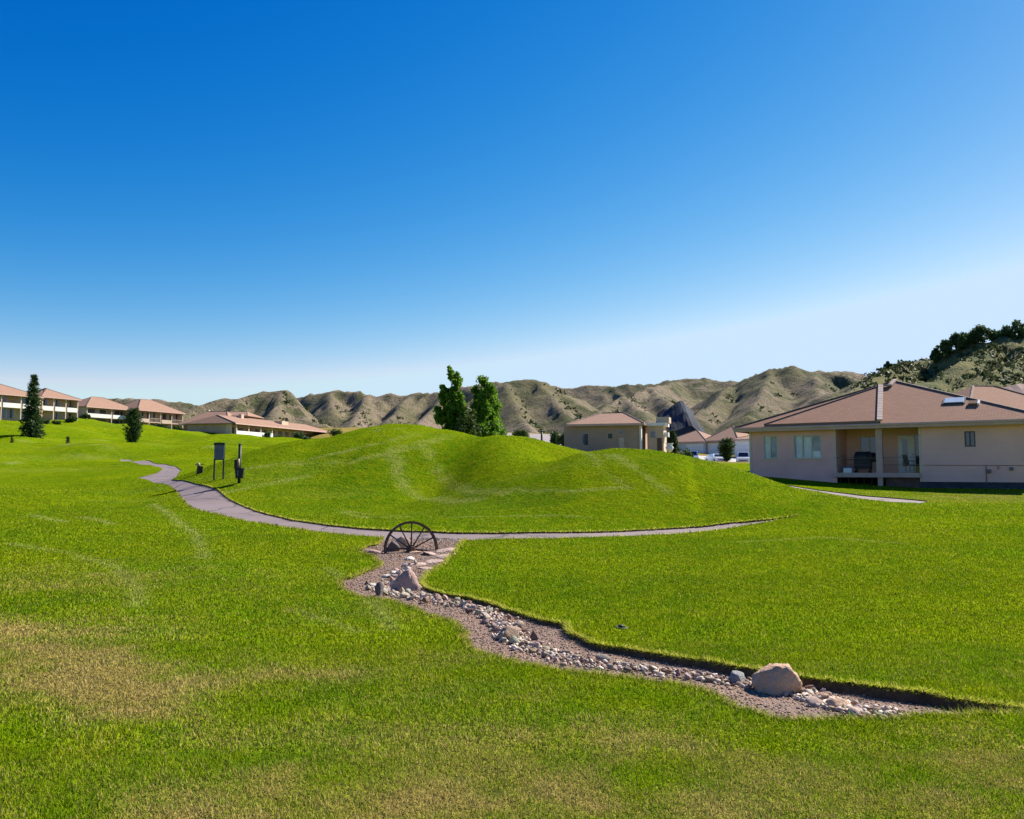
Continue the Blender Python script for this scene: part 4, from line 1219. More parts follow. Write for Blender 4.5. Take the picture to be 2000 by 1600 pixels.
def patio_chair():
    rt = empty('patio_chair', house_pt(8.45, .95, -.02), HRZ + 2.2, 'grey metal patio chair at the porch end near the door', 'chair')
    MB().box(-.25, .25, -.25, .25, .40, .44).build('seat', M_PIPE, rt, bevel=.01)
    bk = MB().hexa([(-.25, .23, .46), (.25, .23, .46), (.25, .26, .46), (-.25, .26, .46), (-.25, .36, .98), (.25, .36, .98), (.25, .39, .98), (-.25, .39, .98)]).build('backrest', M_PIPE, rt)
    for x in (-.23, .23):
        for y in (-.22, .22): MB().tube([(x, y, 0), (x, y, .40)], .016, 6).build('leg', M_PIPE, rt)
        MB().tube([(x, -.22, .44), (x, -.22, .64), (x, .28, .66)], .016, 6).build('armrest', M_PIPE, rt)
def cooler():
    rt = empty('cooler_box', house_pt(5.35, .35, -.02), HRZ, 'small white and blue cooler box at the porch edge by the grill', 'cooler')
    MB().box(-.22, .22, -.14, .14, 0, .27).build('body', M_WHITE, rt, bevel=.015)
    MB().box(-.23, .23, -.15, .15, .275, .34).build('lid', mat_plain('cooler_blue', (.10, .16, .32), .5), rt, bevel=.012)
    MB().tube([(-.235, 0, .2), (-.26, 0, .3), (-.235, 0, .36)], .01, 6).build('handle', M_BLACK, rt)
grill(); patio_chair(); cooler()
# ------------------------------------------------------------------ other buildings
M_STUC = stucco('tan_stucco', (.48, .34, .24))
M_STUC2 = stucco('cream_stucco', (.58, .44, .32))
M_PARAPET = mat_plain('white_parapet', (.78, .75, .70), .7, .05, 1)
M_PCAP = mat_plain('roof_edge', (.24, .16, .12), .85, .2, 3)
M_DOORGLASS = glass_mat('balcony_glass', (.035, .038, .05))
M_BLIND = mat_plain('pale_blind', (.45, .38, .33), .8, .1, 4)

def hip_roof(parent, x0, x1, y0, y1, z, rise, mat=M_TILE, over=.6, inset=None, th=.14):
    x0 -= over; x1 += over; y0 -= over; y1 += over
    w = (y1 - y0) / 2; i = min(w, (x1 - x0) / 2 - .05) if inset is None else inset
    a, b, c, d = (x0, y0, z), (x1, y0, z), (x1, y1, z), (x0, y1, z)
    r0, r1 = (x0 + i, (y0 + y1) / 2, z + rise), (x1 - i, (y0 + y1) / 2, z + rise)
    rf = slab('roof', [a, b, r1, r0], th, mat, parent)
    slab('roof_slope', [b, c, r1], th, mat, rf); slab('roof_slope', [c, d, r0, r1], th, mat, rf); slab('roof_slope', [d, a, r0], th, mat, rf)
    for p, q in ((a, r0), (b, r1), (r0, r1)):
        MB().tube([p, q], .09, 6).build('hip_cap', M_PCAP, rf)
    MB().box(x0 + .02, x1 - .02, y0 - .05, y0 - .002, z - .24, z - .01).build('fascia', M_FASCIA, rf)
    return rf

def townhouse(name, start, direc, L, depth, h, rise, label, bays, seed, white=True, group='terraced houses along the fairway', inset=None, xtra=0):
    r = random.Random(seed)
    rz = math.atan2(direc[1], direc[0])
    t = empty(name, tuple(start), rz, label, 'house', group)
    zf = h / 2 + .05
    bd = 1.5
    MB().box(0, L, bd, depth, -2.5, h - .15).build('wall', M_STUC, t)
    MB().box(-.0, .25, .15, bd - .003, -2.5, h - .15).build('end_wall', M_STUC, t)
    MB().box(L - .25, L, .15, bd - .003, -2.5, h - .15).build('end_wall', M_STUC2, t)
    MB().box(.26, L - .26, .02, bd - .003, zf - .22, zf).build('balcony_floor', M_STUC2, t)
    w = L / bays
    for i in range(bays):
        a, b = i * w, (i + 1) * w
        pm = M_PARAPET if white else M_STUC2
        if white or i % 2 == 0:
            MB().box(a + .2, b - .2, -.06, .014, zf - .25, zf + .62).build('parapet', pm, t)
        else:
            pr = MB().box(a + .2, b - .2, -.03, .01, zf + .78, zf + .84).build('balcony_rail', pm, t)
            for k in range(9): 
                x = a + .25 + k * (b - a - .5) / 8
                MB().box(x, x + .05, -.02, .005, zf, zf + .775).build('baluster', pm, pr)
        for x in ((a + .02, b - .2) if i == 0 else (b - .2,)):
            MB().box(x, x + .18, -.055, .13, -2.5, zf - .255).build('column', M_STUC2, t)
            MB().box(x, x + .18, -.055, .13, zf + .003, h - .2).build('column', M_STUC2, t)
        # upper and lower openings
        for z0, z1 in ((.05, zf - .42), (zf + .05, h - .42)):
            n = 2
            ww = (b - a - .7) / n
            for k in range(n):
                x0 = a + .35 + k * ww + .1; x1 = x0 + ww - .2
                if r.random() < .12: continue
                f = MB().box(x0 - .07, x1 + .07, bd - .06, bd - .004, z0, z1 + .07).build('window', M_TRIM, t)
                MB().box(x0, x1, bd - .075, bd - .062, z0 + .06, z1).build('pane', M_DOORGLASS, f)
                if r.random() < .45:
                    MB().box(x0 + .02, x0 + (x1 - x0) * r.uniform(.3, .6), bd - .09, bd - .077, z0 + .1, z1 - .02).build('blind', M_BLIND, f)
    hip_roof(t, 0, L, 0, depth, h, rise, M_TILE, .4, inset)
    return t

D1 = (.42, .9075)
def run_to(start, px):
    r_ = (px - 1000) / 1600
    return (r_ * start[1] - start[0]) / (D1[0] - D1[1] * r_)
def at_base(px, py, Y, dz=0.0):
    q = P(px, py, Y); return (q[0], q[1], q[2] + dz)
townhouse('terraced_house', at_base(-80, 812, 143), D1, run_to(at_base(-80, 812, 143), 76), 10, 4.5, 2.3, 'pink-roofed terraced house cut off by the photo edge, behind the tall conifer', 4, 1)
townhouse('terraced_house', at_base(80, 824, 158.2), D1, run_to(at_base(80, 824, 158.2), 150), 9, 4.95, 2.1, 'pink-roofed terraced house just past the tall conifer, with white balconies', 3, 2, inset=4.6)
townhouse('terraced_house', at_base(168, 832, 180), D1, run_to(at_base(168, 832, 180), 264), 10, 4.35, 2.7, 'pink-roofed terraced house between tall conifer and columnar conifer, with two white balconies', 2, 3)
townhouse('terraced_house', at_base(268, 845, 188), D1, run_to(at_base(268, 845, 188), 356), 10, 5.3, 3.0, 'pink-roofed terraced house past the columnar conifer, with pale columned balconies', 4, 4, white=False)

def bungalow_d():
    o = at_base(358, 850, 186)
    t = empty('pavilion_house', o, math.atan2(-.12, 1), 'low house with wide pink hip roof and shaded brown wall above the fairway', 'house')
    L = 10.4
    MB().box(0, L, 0, 11, -2, 2.4).build('wall', stucco('shaded_brown_stucco', (.32, .22, .15)), t)  # shade on the front wall is put into this brown
    for x in (2.2, 5.0, 7.4):
        f = MB().box(x, x + 1.1, -.06, -.003, .9, 1.9).build('window', M_TRIM, t)
        MB().box(x + .08, x + 1.02, -.075, -.062, .98, 1.82).build('pane', M_DOORGLASS, f)
    hip_roof(t, 0, L, 0, 11, 2.45, 3.3, M_TILE, .8, 3.6)
    # upper roof stepping up behind
    MB().box(5.5, 11.8, 6.2, 13.8, 0, 4.7).build('wall', stucco('shaded_stucco', (.27, .20, .15)), t)  # darker stucco colour carries the shade of the upper walls
    hip_roof(t, 5.5, 11.8, 6.2, 13.8, 4.75, 1.2, M_TILE, .9, 2.2)
    MB().box(2.0, 2.6, 6.5, 7.1, 3.0, 6.2).build('chimney', M_STUC2, t)
bungalow_d()

def long_house():
    o = at_base(452, 862, 176)
    dv = Vector((10.7, 41, 0)).normalized()
    t = empty('long_row_house', o, math.atan2(dv.y, dv.x), 'long low house with sloping pink roof and white balcony, half hidden by the mound', 'house')
    L = 44; h = 3.9
    MB().box(0, L, 1.4, 11, -3, h - .1).build('wall', M_STUC, t)
    MB().box(0, .25, .1, 1.397, -3, h - .1).build('end_wall', M_STUC2, t)
    MB().box(.3, 15, -.9, 1.397, 1.35, 1.55).build('balcony_floor', M_STUC2, t)
    MB().box(.3, 15, -1.0, -.905, 1.3, 2.3).build('parapet', M_PARAPET, t)
    for x in (.4, 5.1, 9.9, 14.7):
        MB().box(x, x + .25, -.89, -.65, -3, 1.345).build('column', M_STUC2, t)
        MB().box(x, x + .25, -.89, -.65, 1.56, h - .3).build('column', M_STUC2, t)
    for i in range(13):
        x = 1.2 + i * 3.3
        f = MB().box(x, x + 1.9, 1.34, 1.396, 1.75, 3.3).build('window', M_TRIM, t)
        MB().box(x + .1, x + 1.8, 1.325, 1.338, 1.85, 3.2).build('pane', M_DOORGLASS, f)
    hip_roof(t, 0, L, -.6, 11, h, 2.0, M_TILE, .8, 3.0)
    MB().box(10, 11, 4.2, 5.0, h + .8, h + 2.7).build('chimney', M_STUC2, t)
    MB().box(24, 27, 2.0, 4.2, h + .3, h + 1.9).build('dormer', M_STUC2, t)
long_house()

def mid_house():
    a = P(1250, 888, 89.0); b = P(1102, 884, 91.5)
    dv = Vector((a[0] - b[0], a[1] - b[1], 0)); L = dv.length
    o = (b[0], b[1], g1(b[0], b[1]) - .2)
    t = empty('stucco_bungalow', o, math.atan2(dv.y, dv.x), 'tan bungalow with pink hip roof and ornate sunlit corner, behind the mounds', 'house')
    z_e = P(1250, 827, 89)[2] - o[2]
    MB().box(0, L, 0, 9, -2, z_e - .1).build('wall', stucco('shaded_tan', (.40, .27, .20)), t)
    hip_roof(t, 0.9, L, -.1, 9, z_e, 1.5, M_TILE, .5, 3.0)
    for x0, x1, z0, z1 in ((L - 2.35, L - 1.75, z_e - 1.2, z_e - .65), (2.0, 2.8, z_e - 2.4, z_e - 1.0), (4.9, 5.5, z_e - 1.7, z_e - 1.0)):
        f = MB().box(x0, x1, -.06, -.003, z0, z1).build('window', M_STUC, t)
        MB().box(x0 + .07, x1 - .07, -.075, -.062, z0 + .07, z1 - .07).build('pane', M_DOORGLASS, f)
    MB().box(L - 2.3, L - 1.7, -.05, -.003, .1, 1.9).build('door', M_STUC2, t)
    MB().box(L + .003, L + .2, -.15, .3, -1, z_e - .25).build('corner_pilaster', M_PARAPET, t)
    # sunlit corner pavilion
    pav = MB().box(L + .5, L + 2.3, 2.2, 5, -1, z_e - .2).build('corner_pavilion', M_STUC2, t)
    MB().box(L + .2, L + 2.6, 1.9, 5.3, z_e - .19, z_e + .15).build('cornice', M_PARAPET, pav)
    MB().box(L + 1.5, L + 2.9, 2.4, 4.4, z_e + .153, z_e + .8).build('parapet', M_STUC2, pav)
    MB().box(L + 2.303, L + 2.8, 2.6, 3.4, z_e - 1.4, z_e - .9).build('corbel', M_PARAPET, pav)
    f = MB().box(L + .8, L + 1.5, 2.14, 2.197, z_e - 1.6, z_e - .7).build('window', M_TRIM, pav)
    MB().box(L + .88, L + 1.42, 2.12, 2.137, z_e - 1.5, z_e - .8).build('pane', M_DOORGLASS, f)
    MB().box(L + 1.6, L + 2.1, 2.1, 2.197, .0, 1.9).build('door', mat_plain('brown_door', (.12, .07, .05), .6), pav)
    MB().lathe([(.1, .0), (.3, .15), (.45, .55), (.25, .75), (.4, .95), (.42, 1.0)], 14, c=(L + 3.0, 1.6, .3)).build('urn', M_PARAPET, t, True)
mid_house()

def garage_house(name, px0, px1, Y, eave_py, base_py, ridge_py, label, depth=9, wall=None, doors=1, roof=M_TILE, skew=0.06, left_ext=0.0, right_ext=0.0, group='houses across the street'):
    a = P(px0, base_py, Y); b = P(px1, base_py, Y - skew * (px1 - px0))
    dv = Vector((b[0] - a[0], b[1] - a[1], 0)); L = dv.length
    z0 = a[2]; ze = P(px0, eave_py, Y)[2] - z0; zr = P(px0, ridge_py, Y + depth / 2)[2] - z0 - ze
    t = empty(name, (a[0], a[1], z0), math.atan2(dv.y, dv.x), label, 'house', group)
    wm = wall or M_PARAPET
    MB().box(-left_ext, L + right_ext, 0, depth, -2, ze - .1).build('wall', wm, t)
    w = L / doors
    for i in range(doors):
        d = MB().box(i * w + .35, (i + 1) * w - .35, -.05, -.003, -.3, ze - .45).build('garage_door', M_WHITE, t)
        for k in range(1, 4):
            zz = -.3 + k * (ze - .15) / 4
            MB().box(i * w + .4, (i + 1) * w - .4, -.058, -.0505, zz, zz + .03).build('door_groove', M_BLIND, d)
    hip_roof(t, -left_ext, L + right_ext, 0, depth, ze, zr, roof, .5, None)
    return t
garage_house('garage_house', 1337, 1378, 150, 863, 892, 841, 'house with white garage wall tinted bluish for shade, below the dark outcrop', wall=mat_plain('shade_tinted_wall', (.55, .57, .60), .8, .06, 1), left_ext=3.6, depth=10)  # bluish base colour paints the shade on this facade
garage_house('garage_house', 1380, 1440, 148, 861, 892, 834, 'house with tall pink roof and white garage between the two street conifers', doors=2, wall=M_STUC2, depth=10)
garage_house('garage_house', 1436, 1492, 138, 858, 892, 849, 'white-walled house mostly hidden behind the large tan house', wall=M_PARAPET, depth=8)
def far_roofs():
    garage_house('neighbour_house', 1895, 2120, 66, 806, 890, 752, 'brown-roofed neighbouring house rising behind the large tan house', depth=9, wall=M_STUC, doors=2, roof=M_SHINGLE, skew=-.01, group=None)
far_roofs()

# street and drive surfaces seen past the mounds
def drape(name, corners, mat, dz=.05, nu=14, nv=8):
    c = [np.array(q, float) for q in corners]
    U, V = np.meshgrid(np.linspace(0, 1, nu), np.linspace(0, 1, nv))
    q = (1 - U)[..., None] * ((1 - V)[..., None] * c[0] + V[..., None] * c[3]) + U[..., None] * ((1 - V)[..., None] * c[1] + V[..., None] * c[2])
    z = ground(q[..., 0], q[..., 1]) + dz
    v = np.column_stack([q[..., 0].ravel(), q[..., 1].ravel(), z.ravel()]); i = np.arange(nu * nv).reshape(nv, nu)
    f = np.stack([i[:-1, :-1].ravel(), i[:-1, 1:].ravel(), i[1:, 1:].ravel(), i[1:, :-1].ravel()], 1)
    return tag(link(name, np_mesh(name, v, f, True), None, mat), kind='structure')
M_CONC = mat_plain('pale_concrete', (.42, .39, .35), .9, .12, .4, .2, 20)
drape('street', [(17, 108), (47, 100), (50, 136), (17, 140)], M_CONC)
drape('parking_lot', [(-24, 88), (14.5, 96), (26, 250), (-24, 250)], mat_plain('grey_street', (.30, .25, .225), .9, .15, .3), .12, 40, 60)

# dark outcrop and bare pink bank behind the houses
def loft_rock(name, outline, Y, thick, label, mat, cat='outcrop'):
    pts = [P(px, py, Y) for px, py in outline]
    c = np.mean(pts, axis=0); zb = min(p[2] for p in pts) - 4
    rows = []
    for dy, sx, sz in ((-thick, .96, .45), (-thick * .5, .98, .74), (0, 1, 1), (thick * .5, .97, .74), (thick, .9, .45)):
        row = []
        for k, p in enumerate(pts):
            j = fbm(np.array([k * .9 + dy]), np.array([dy * .7]), 2, 5)[0] - .5
            row.append((c[0] + (p[0] - c[0]) * sx + j * .8, Y + dy + j * 2, zb + (p[2] - zb) * sz + j * .7 * (0 if dy == 0 else 1)))
        rows.append(row)
    n = len(pts); v = [q for r_ in rows for q in r_]; f = []
    for a in range(len(rows) - 1):
        for k in range(n - 1): f.append((a * n + k, a * n + k + 1, (a + 1) * n + k + 1, (a + 1) * n + k))
    me = bpy.data.meshes.new(name); me.from_pydata([(x - c[0], y - Y, z - zb) for x, y, z in v], [], f); me.update()
    bm = bmesh.new(); bm.from_mesh(me)
    # close the front, back and underside
    bm.verts.ensure_lookup_table()
    allv = list(bm.verts)
    for row in (0, len(rows) - 1):
        top = [allv[row * n + k] for k in range(n)]
        y = top[0].co.y
        bot = [bm.verts.new((q.co.x, q.co.y - (2.5 if row == 0 else -2.5), -6)) for q in top]
        for k in range(n - 1): bm.faces.new((top[k], top[k + 1], bot[k + 1], bot[k]))
    bmesh.ops.subdivide_edges(bm, edges=bm.edges[:], cuts=2, use_grid_fill=True)
    for q in bm.verts:
        d = float(fbm(np.array([q.co.x * .6]), np.array([q.co.z * .6 + q.co.y * .4]), 3, 9)[0] - .5)
        q.co.y += d * .9
    bmesh.ops.recalc_face_normals(bm, faces=bm.faces); bm.to_mesh(me); bm.free()
    o = link(name, me, None, mat); o.location = (c[0], Y, zb)
    return tag(o, label, cat)
loft_rock('dark_outcrop', [(1280, 846), (1284, 815), (1298, 804), (1312, 793), (1327, 782), (1334, 783), (1342, 794), (1351, 803), (1354, 814), (1363, 822), (1371, 838), (1374, 846)], 182, 9,
          'shale outcrop, its shade painted slate-blue, rising behind the street houses', mat_plain('shaded_shale', (.022, .030, .045), .95, .3, .15, .6, 1.2))  # shadow on the steep slope is put into the dark base colour
loft_rock('bare_bank', [(1880, 800), (1893, 778), (1905, 768), (1925, 764), (1950, 758), (1985, 750), (2030, 748), (2060, 760), (2070, 800)], 105, 5,
          'bare pink earth bank between the two brown roofs', mat_plain('pink_earth', (.40, .26, .20), .95, .3, .25, .7, 1.5), 'bank')

# ------------------------------------------------------------------ parked cars
M_TYRE = mat_plain('tyre_rubber', (.015, .015, .016), .85, .1, 8)
M_RIMM = mat_plain('alloy', (.5, .5, .52), .35, .1, 6, metal=.8)
M_CARGLASS = glass_mat('car_glass', (.012, .014, .018), .05)
M_LAMP = mat_plain('lamp_lens', (.75, .75, .7), .15, .05, 4)
def paint(name, c):
    m, nt, b = new_mat(name)
    nt.links.new(mixc(nt, maprange(nt, noise(nt, 3, 4, .6, opos(nt)), .35, .7), c, tuple(x * .88 for x in c)), b.inputs['Base Color'])
    b.inputs['Roughness'].default_value = .35; b.inputs['Coat Weight'].default_value = .6; b.inputs['Coat Roughness'].default_value = .08
    return m
def car(name, x, y, rz, col, label, suv=False):
    z = g1(x, y) + .06
    t = empty(name, (x, y, z), rz, label, 'car', 'cars parked in the street')
    h = 1.62 if suv else 1.38; hl = 2.25; w = .88
    prof = [(-hl, .35), (-hl, .78), (-hl + .12, .86), (-1.25, .93), (-.65, h - .04) if not suv else (-.85, h - .04), (.3, h), (1.25, h - .06) if not suv else (1.75, h - .05), (1.75, .95) if not suv else (2.08, .98), (hl, .9), (hl, .38), (1.9, .26), (-1.9, .26)]
    v = []; n = len(prof)
    for sy, k in ((-w, 1), (w, 1)):
        for px_, pz in prof:
            tuck = .16 * max(0, (pz - .95) / (h - .95))
            v.append((px_, sy * (1 - tuck), pz))
    mb = MB(); mb.v = v; mb.f = [tuple(range(n))[::-1], tuple(range(n, 2 * n))] + [(i, (i + 1) % n, n + (i + 1) % n, n + i) for i in range(n)]
    body = mb.build('body', col, t, bevel=.05, smooth=False)
    ax = -.72 if not suv else -.9; bx = 1.25 if not suv else 1.75
    for s in (-1, 1):
        yy = s * (w * .93)
        MB().hexa([(-1.05, yy, .98), (bx - .1, yy, .98), (bx - .1, yy + s * .012, .98), (-1.05, yy + s * .012, .98), (ax + .12, s * w * .855, h - .14), (bx - .2, s * w * .855, h - .14), (bx - .2, s * (w * .855 + .012), h - .14), (ax + .12, s * (w * .855 + .012), h - .14)]).build('side_window', M_CARGLASS, t)
        for wx in (-1.42, 1.38):
            wh = MB().lathe([(.16, -.11), (.33, -.11), (.345, -.06), (.345, .06), (.33, .11), (.16, .11)], 20, c=(wx, s * (w - .06), .345), axis='y').build('wheel', M_TYRE, t)
            MB().lathe([(.0, -.02), (.19, -.02), (.2, .02), (.0, .03)], 16, c=(wx, s * (w + .045), .345), axis='y').build('rim', M_RIMM, wh)
        MB().box(-hl - .02, -hl + .03, s * .55 - .18, s * .55 + .18, .66, .80).build('headlight', M_LAMP, t)
        MB().box(hl - .03, hl + .02, s * .62 - .14, s * .62 + .14, .70, .88).build('tail_light', mat_plain('red_lens', (.35, .02, .02), .3), t)
    MB().poly([(-1.22, -.66, .99), (-1.22, .66, .99), (ax - .02, .56, h - .09), (ax - .02, -.56, h - .09)]).build('windscreen', M_CARGLASS, t, recalc=False).location = (-.035, 0, .02)
    MB().poly([(bx + .03, -.56, h - .12), (bx + .03, .56, h - .12), (bx + .42 if not suv else bx + .30, .66, 1.02), (bx + .42 if not suv else bx + .30, -.66, 1.02)]).build('rear_window', M_CARGLASS, t, recalc=False).location = (.03, 0, .02)
    MB().box(-hl - .03, -hl + .02, -.6, .6, .42, .56).build('bumper', M_BLACK, t)
    return t
for px, Y_, rz, c, lab, suv in ((1352, 118, 1.35, (.42, .50, .58), 'silver-blue car parked in the street beside the narrow conifer', True), (1399, 116, 1.7, (.80, .80, .78), 'white car parked in the street in front of the double garage', False), (1452, 112, 1.3, (.78, .78, .77), 'white car nosing out from behind the large tan house', True)):
    q = P(px, 900, Y_)
    car('parked_car', q[0], q[1], rz, paint('car_paint', c), lab, suv)
# ------------------------------------------------------------------ trees and shrubs
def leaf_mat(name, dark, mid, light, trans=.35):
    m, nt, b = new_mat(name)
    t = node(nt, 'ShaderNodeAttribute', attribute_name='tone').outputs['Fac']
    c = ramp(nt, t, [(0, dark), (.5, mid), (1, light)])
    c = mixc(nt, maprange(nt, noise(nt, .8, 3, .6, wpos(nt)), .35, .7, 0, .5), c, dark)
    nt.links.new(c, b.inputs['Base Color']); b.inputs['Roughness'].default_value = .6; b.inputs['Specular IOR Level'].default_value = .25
    tr = nt.nodes.new('ShaderNodeBsdfTranslucent'); nt.links.new(c, tr.inputs[0])
    mx = nt.nodes.new('ShaderNodeMixShader'); mx.inputs[0].default_value = trans
    nt.links.new(b.outputs[0], mx.inputs[1]); nt.links.new(tr.outputs[0], mx.inputs[2])
    nt.links.new(mx.outputs[0], nt.nodes['Material Output'].inputs['Surface'])
    return m
M_POPLAR = leaf_mat('poplar_leaves', (.055, .125, .012), (.12, .25, .016), (.23, .36, .03), .55)
M_SHRUB = leaf_mat('shrub_leaves', (.02, .04, .008), (.06, .10, .015), (.13, .17, .03))
M_CONIF = leaf_mat('conifer_needles', (.018, .042, .014), (.040, .082, .020), (.085, .13, .03), .3)
M_HILLT = leaf_mat('hill_tree_leaves', (.026, .058, .022), (.055, .105, .03), (.11, .16, .045), .35)
M_BARK = mat_plain('bark', (.10, .075, .055), .9, .3, 6, .8, 20)

def leaf_cloud(name, C, Rr, n, size, seed, aspect=1.6, droop=0.0, outward=None):
    """n leaf faces spread through overlapping clumps C with radii Rr"""
    r = np.random.default_rng(seed)
    C = np.asarray(C, float); Rr = np.asarray(Rr, float)
    w = Rr ** 2; w /= w.sum()
    k = r.choice(len(C), n, p=w)
    d = r.normal(size=(n, 3)); d /= np.linalg.norm(d, axis=1)[:, None]
    rad = Rr[k] * np.clip(r.normal(.78, .24, n), .1, 1.25)
    q = C[k] + d * rad[:, None] * np.array([1, 1, 1.05])
    s = size * r.uniform(.55, 1.4, n)
    a = r.normal(size=(n, 3)) * .9 + d * .5; a[:, 2] -= droop; a /= np.linalg.norm(a, axis=1)[:, None]
    b = np.cross(a, r.normal(size=(n, 3))); b /= np.linalg.norm(b, axis=1)[:, None]
    L, W = a * (s * aspect / 2)[:, None], b * (s / 2)[:, None]
    V = np.stack([q - L, q + W * .9, q + L, q - W * .9], 1).reshape(-1, 3)
    F = np.arange(4 * n).reshape(n, 4)
    me = np_mesh(name, V, F)
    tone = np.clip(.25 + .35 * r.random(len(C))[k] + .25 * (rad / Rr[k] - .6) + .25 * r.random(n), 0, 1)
    fattr(me, 'tone', tone, 'FACE')
    return me

def broadleaf(name, x, y, H, W, label, cat='tree', kind='column', seed=1, n=6000, size=.16, mat=None, group=None, z=None, trunk=.14, base=.06):
    r = random.Random(seed)
    t = empty(name, (x, y, (g1(x, y) if z is None else z) - .1), r.uniform(0, 6), label, cat, group)
    C, Rr = [], []
    tips = []
    if kind == 'column':
        stems = [(0.0, 0.0, 1.0, .95)] + [(math.cos(q) * W * .26, math.sin(q) * W * .26, r.uniform(.8, .95), .66) for q in (r.uniform(0, 2), r.uniform(2, 4), r.uniform(4, 6.2))]
        for sx, sy, sh, sw in stems:
            for i in range(46):
                h = r.uniform(base, .97); prof = (.7 + .3 * min(1, h / .3)) * (1 - max(0, h - .5) / .54) ** .6
                a = r.uniform(0, 6.28); rr = W * sw / 2 * prof * r.uniform(.2, 1.0)
                C.append((sx * (.5 + .5 * min(1, h * 2)) + rr * math.cos(a), sy * (.5 + .5 * min(1, h * 2)) + rr * math.sin(a), h * H * sh)); Rr.append(W * r.uniform(.06, .15) * (.45 + .7 * prof))
    else:
        for i in range(34):
            a = r.uniform(0, 6.28); el = r.uniform(-1.2, 1.4); rr = r.uniform(.35, .95)
            C.append((W / 2 * rr * math.cos(a) * math.cos(el), W / 2 * rr * math.sin(a) * math.cos(el), H * (.50 + .44 * math.sin(el) * rr))); Rr.append(W * r.uniform(.10, .20))
    tr = MB().tube([(0, 0, -.2), (.02 * H, 0, H * .25), (-.01 * H, .01 * H, H * .55), (0, 0, H * .9)], [trunk, trunk * .8, trunk * .5, trunk * .12], 9).build('trunk', M_BARK, t, True)
    for i in range(7):
        c = C[i * 3]; h0 = max(.12 * H, c[2] - .22 * H)
        MB().tube([(0, 0, h0), (c[0] * .5, c[1] * .5, (h0 + c[2]) / 2 + .02 * H), c], [trunk * .35, trunk * .22, trunk * .06], 6).build('limb', M_BARK, tr, True)
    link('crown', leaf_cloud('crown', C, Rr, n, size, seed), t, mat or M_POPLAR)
    return t

def conifer(name, x, y, H, W, label, seed=1, cat='tree', layers=26, per=13, z=None, group=None, columnar=False, size=.16, mat=None, lean=0.0):
    r = np.random.default_rng(seed)
    t = empty(name, (x, y, (g1(x, y) if z is None else z) - .08), 0, label, cat, group)
    V = []; T = []
    for i in range(layers):
        h = (.03 + .95 * i / layers) ; 
        prof = (1 - h) ** .74 if not columnar else (min(1, h / .22) ** .5) * (1 - max(0, h - .55) / .5) ** .6
        for k in range(per):
            a = r.uniform(0, 6.28); L = W / 2 * prof * r.uniform(.55, 1.12) + .05 * W
            up = (.35 if not columnar else .9) - .5 * (1 - h) * (0 if columnar else 1)
            m = max(5, int(L / (size * .28)))
            for j in range(m):
                u = (j + r.random()) / m
                p = np.array([math.cos(a) * L * u, math.sin(a) * L * u, H * h + L * (up * u - .22 * u * u)])
                p += r.normal(0, .04 * W * .5, 3)
                d = np.array([math.cos(a), math.sin(a), up - .3 * u]) + r.normal(0, .55, 3); d /= np.linalg.norm(d)
                b = np.cross(d, r.normal(size=3)); b /= np.linalg.norm(b)
                s = size * r.uniform(.6, 1.3)
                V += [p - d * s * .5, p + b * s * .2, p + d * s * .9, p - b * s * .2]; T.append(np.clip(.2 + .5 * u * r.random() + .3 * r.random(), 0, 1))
    me = np_mesh('crown', np.array(V), np.arange(len(V)).reshape(-1, 4)); fattr(me, 'tone', np.array(T), 'FACE')
    MB().tube([(0, 0, -.3), (0, 0, H * .5), (0, 0, H * .97)], [W * .05, W * .03, .01], 8).build('trunk', M_BARK, t, True)
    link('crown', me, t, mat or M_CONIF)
    return t

def xy(px, py, Y): 
    q = P(px, py, Y); return q[0], q[1]
# the poplars behind the mounds
a = xy(882, 845, 66); b = xy(948, 845, 66)
ztop = P(880, 709, 66)[2]
broadleaf('poplar_tree', *a, ztop - g1(*a), 2.35, 'taller of the two poplars behind the mound crest', 'tree', 'column', 5, 30000, .135, trunk=.13)
ztop = P(950, 727, 66)[2]
broadleaf('poplar_tree', *b, ztop - g1(*b), 3.1, 'shorter broader poplar of the pair behind the mounds', 'tree', 'column', 16, 32000, .135, trunk=.13)
c = xy(914, 845, 62)
broadleaf('yellow_green_bush', *c, P(914, 790, 62)[2] - g1(*c), 1.9, 'yellow-green bush between the two poplars', 'bush', 'column', 8, 3200, .13, M_SHRUB, trunk=.06)
# conifers
q = xy(62, 834, 128); conifer('tall_conifer', *q, P(62, 728, 128)[2] - g1(*q), 3.4, 'tall dark conifer in front of the terraced houses near the photo edge', 3, layers=34, per=22, size=.36)
q = xy(259, 857, 118); conifer('columnar_conifer', *q, P(259, 797, 118)[2] - g1(*q), 2.4, 'columnar dark conifer in front of the terraced houses', 4, layers=24, per=20, columnar=True, size=.26)
q = xy(1313, 893, 104); conifer('street_conifer', *q, P(1312, 838, 104)[2] - g1(*q), 2.7, 'narrow dark conifer between the bungalow and the silver-blue car', 6, layers=26, per=20, size=.24)
q = xy(1420, 902, 100); conifer('street_conifer', *q, P(1420, 857, 100)[2] - g1(*q), 2.0, 'stubby dark conifer in front of the white garages', 7, layers=20, per=13, columnar=True, size=.22)
q = xy(24, 842, 108); conifer('sapling', *q, 1.5, .6, 'tiny dark sapling on the slope below the tall conifer', 8, 'sapling', 10, 8, size=.2)
q = xy(133, 842, 112); conifer('sapling', *q, 1.3, .7, 'small green sapling on the slope in front of the white balconies', 9, 'sapling', 10, 8, size=.2)

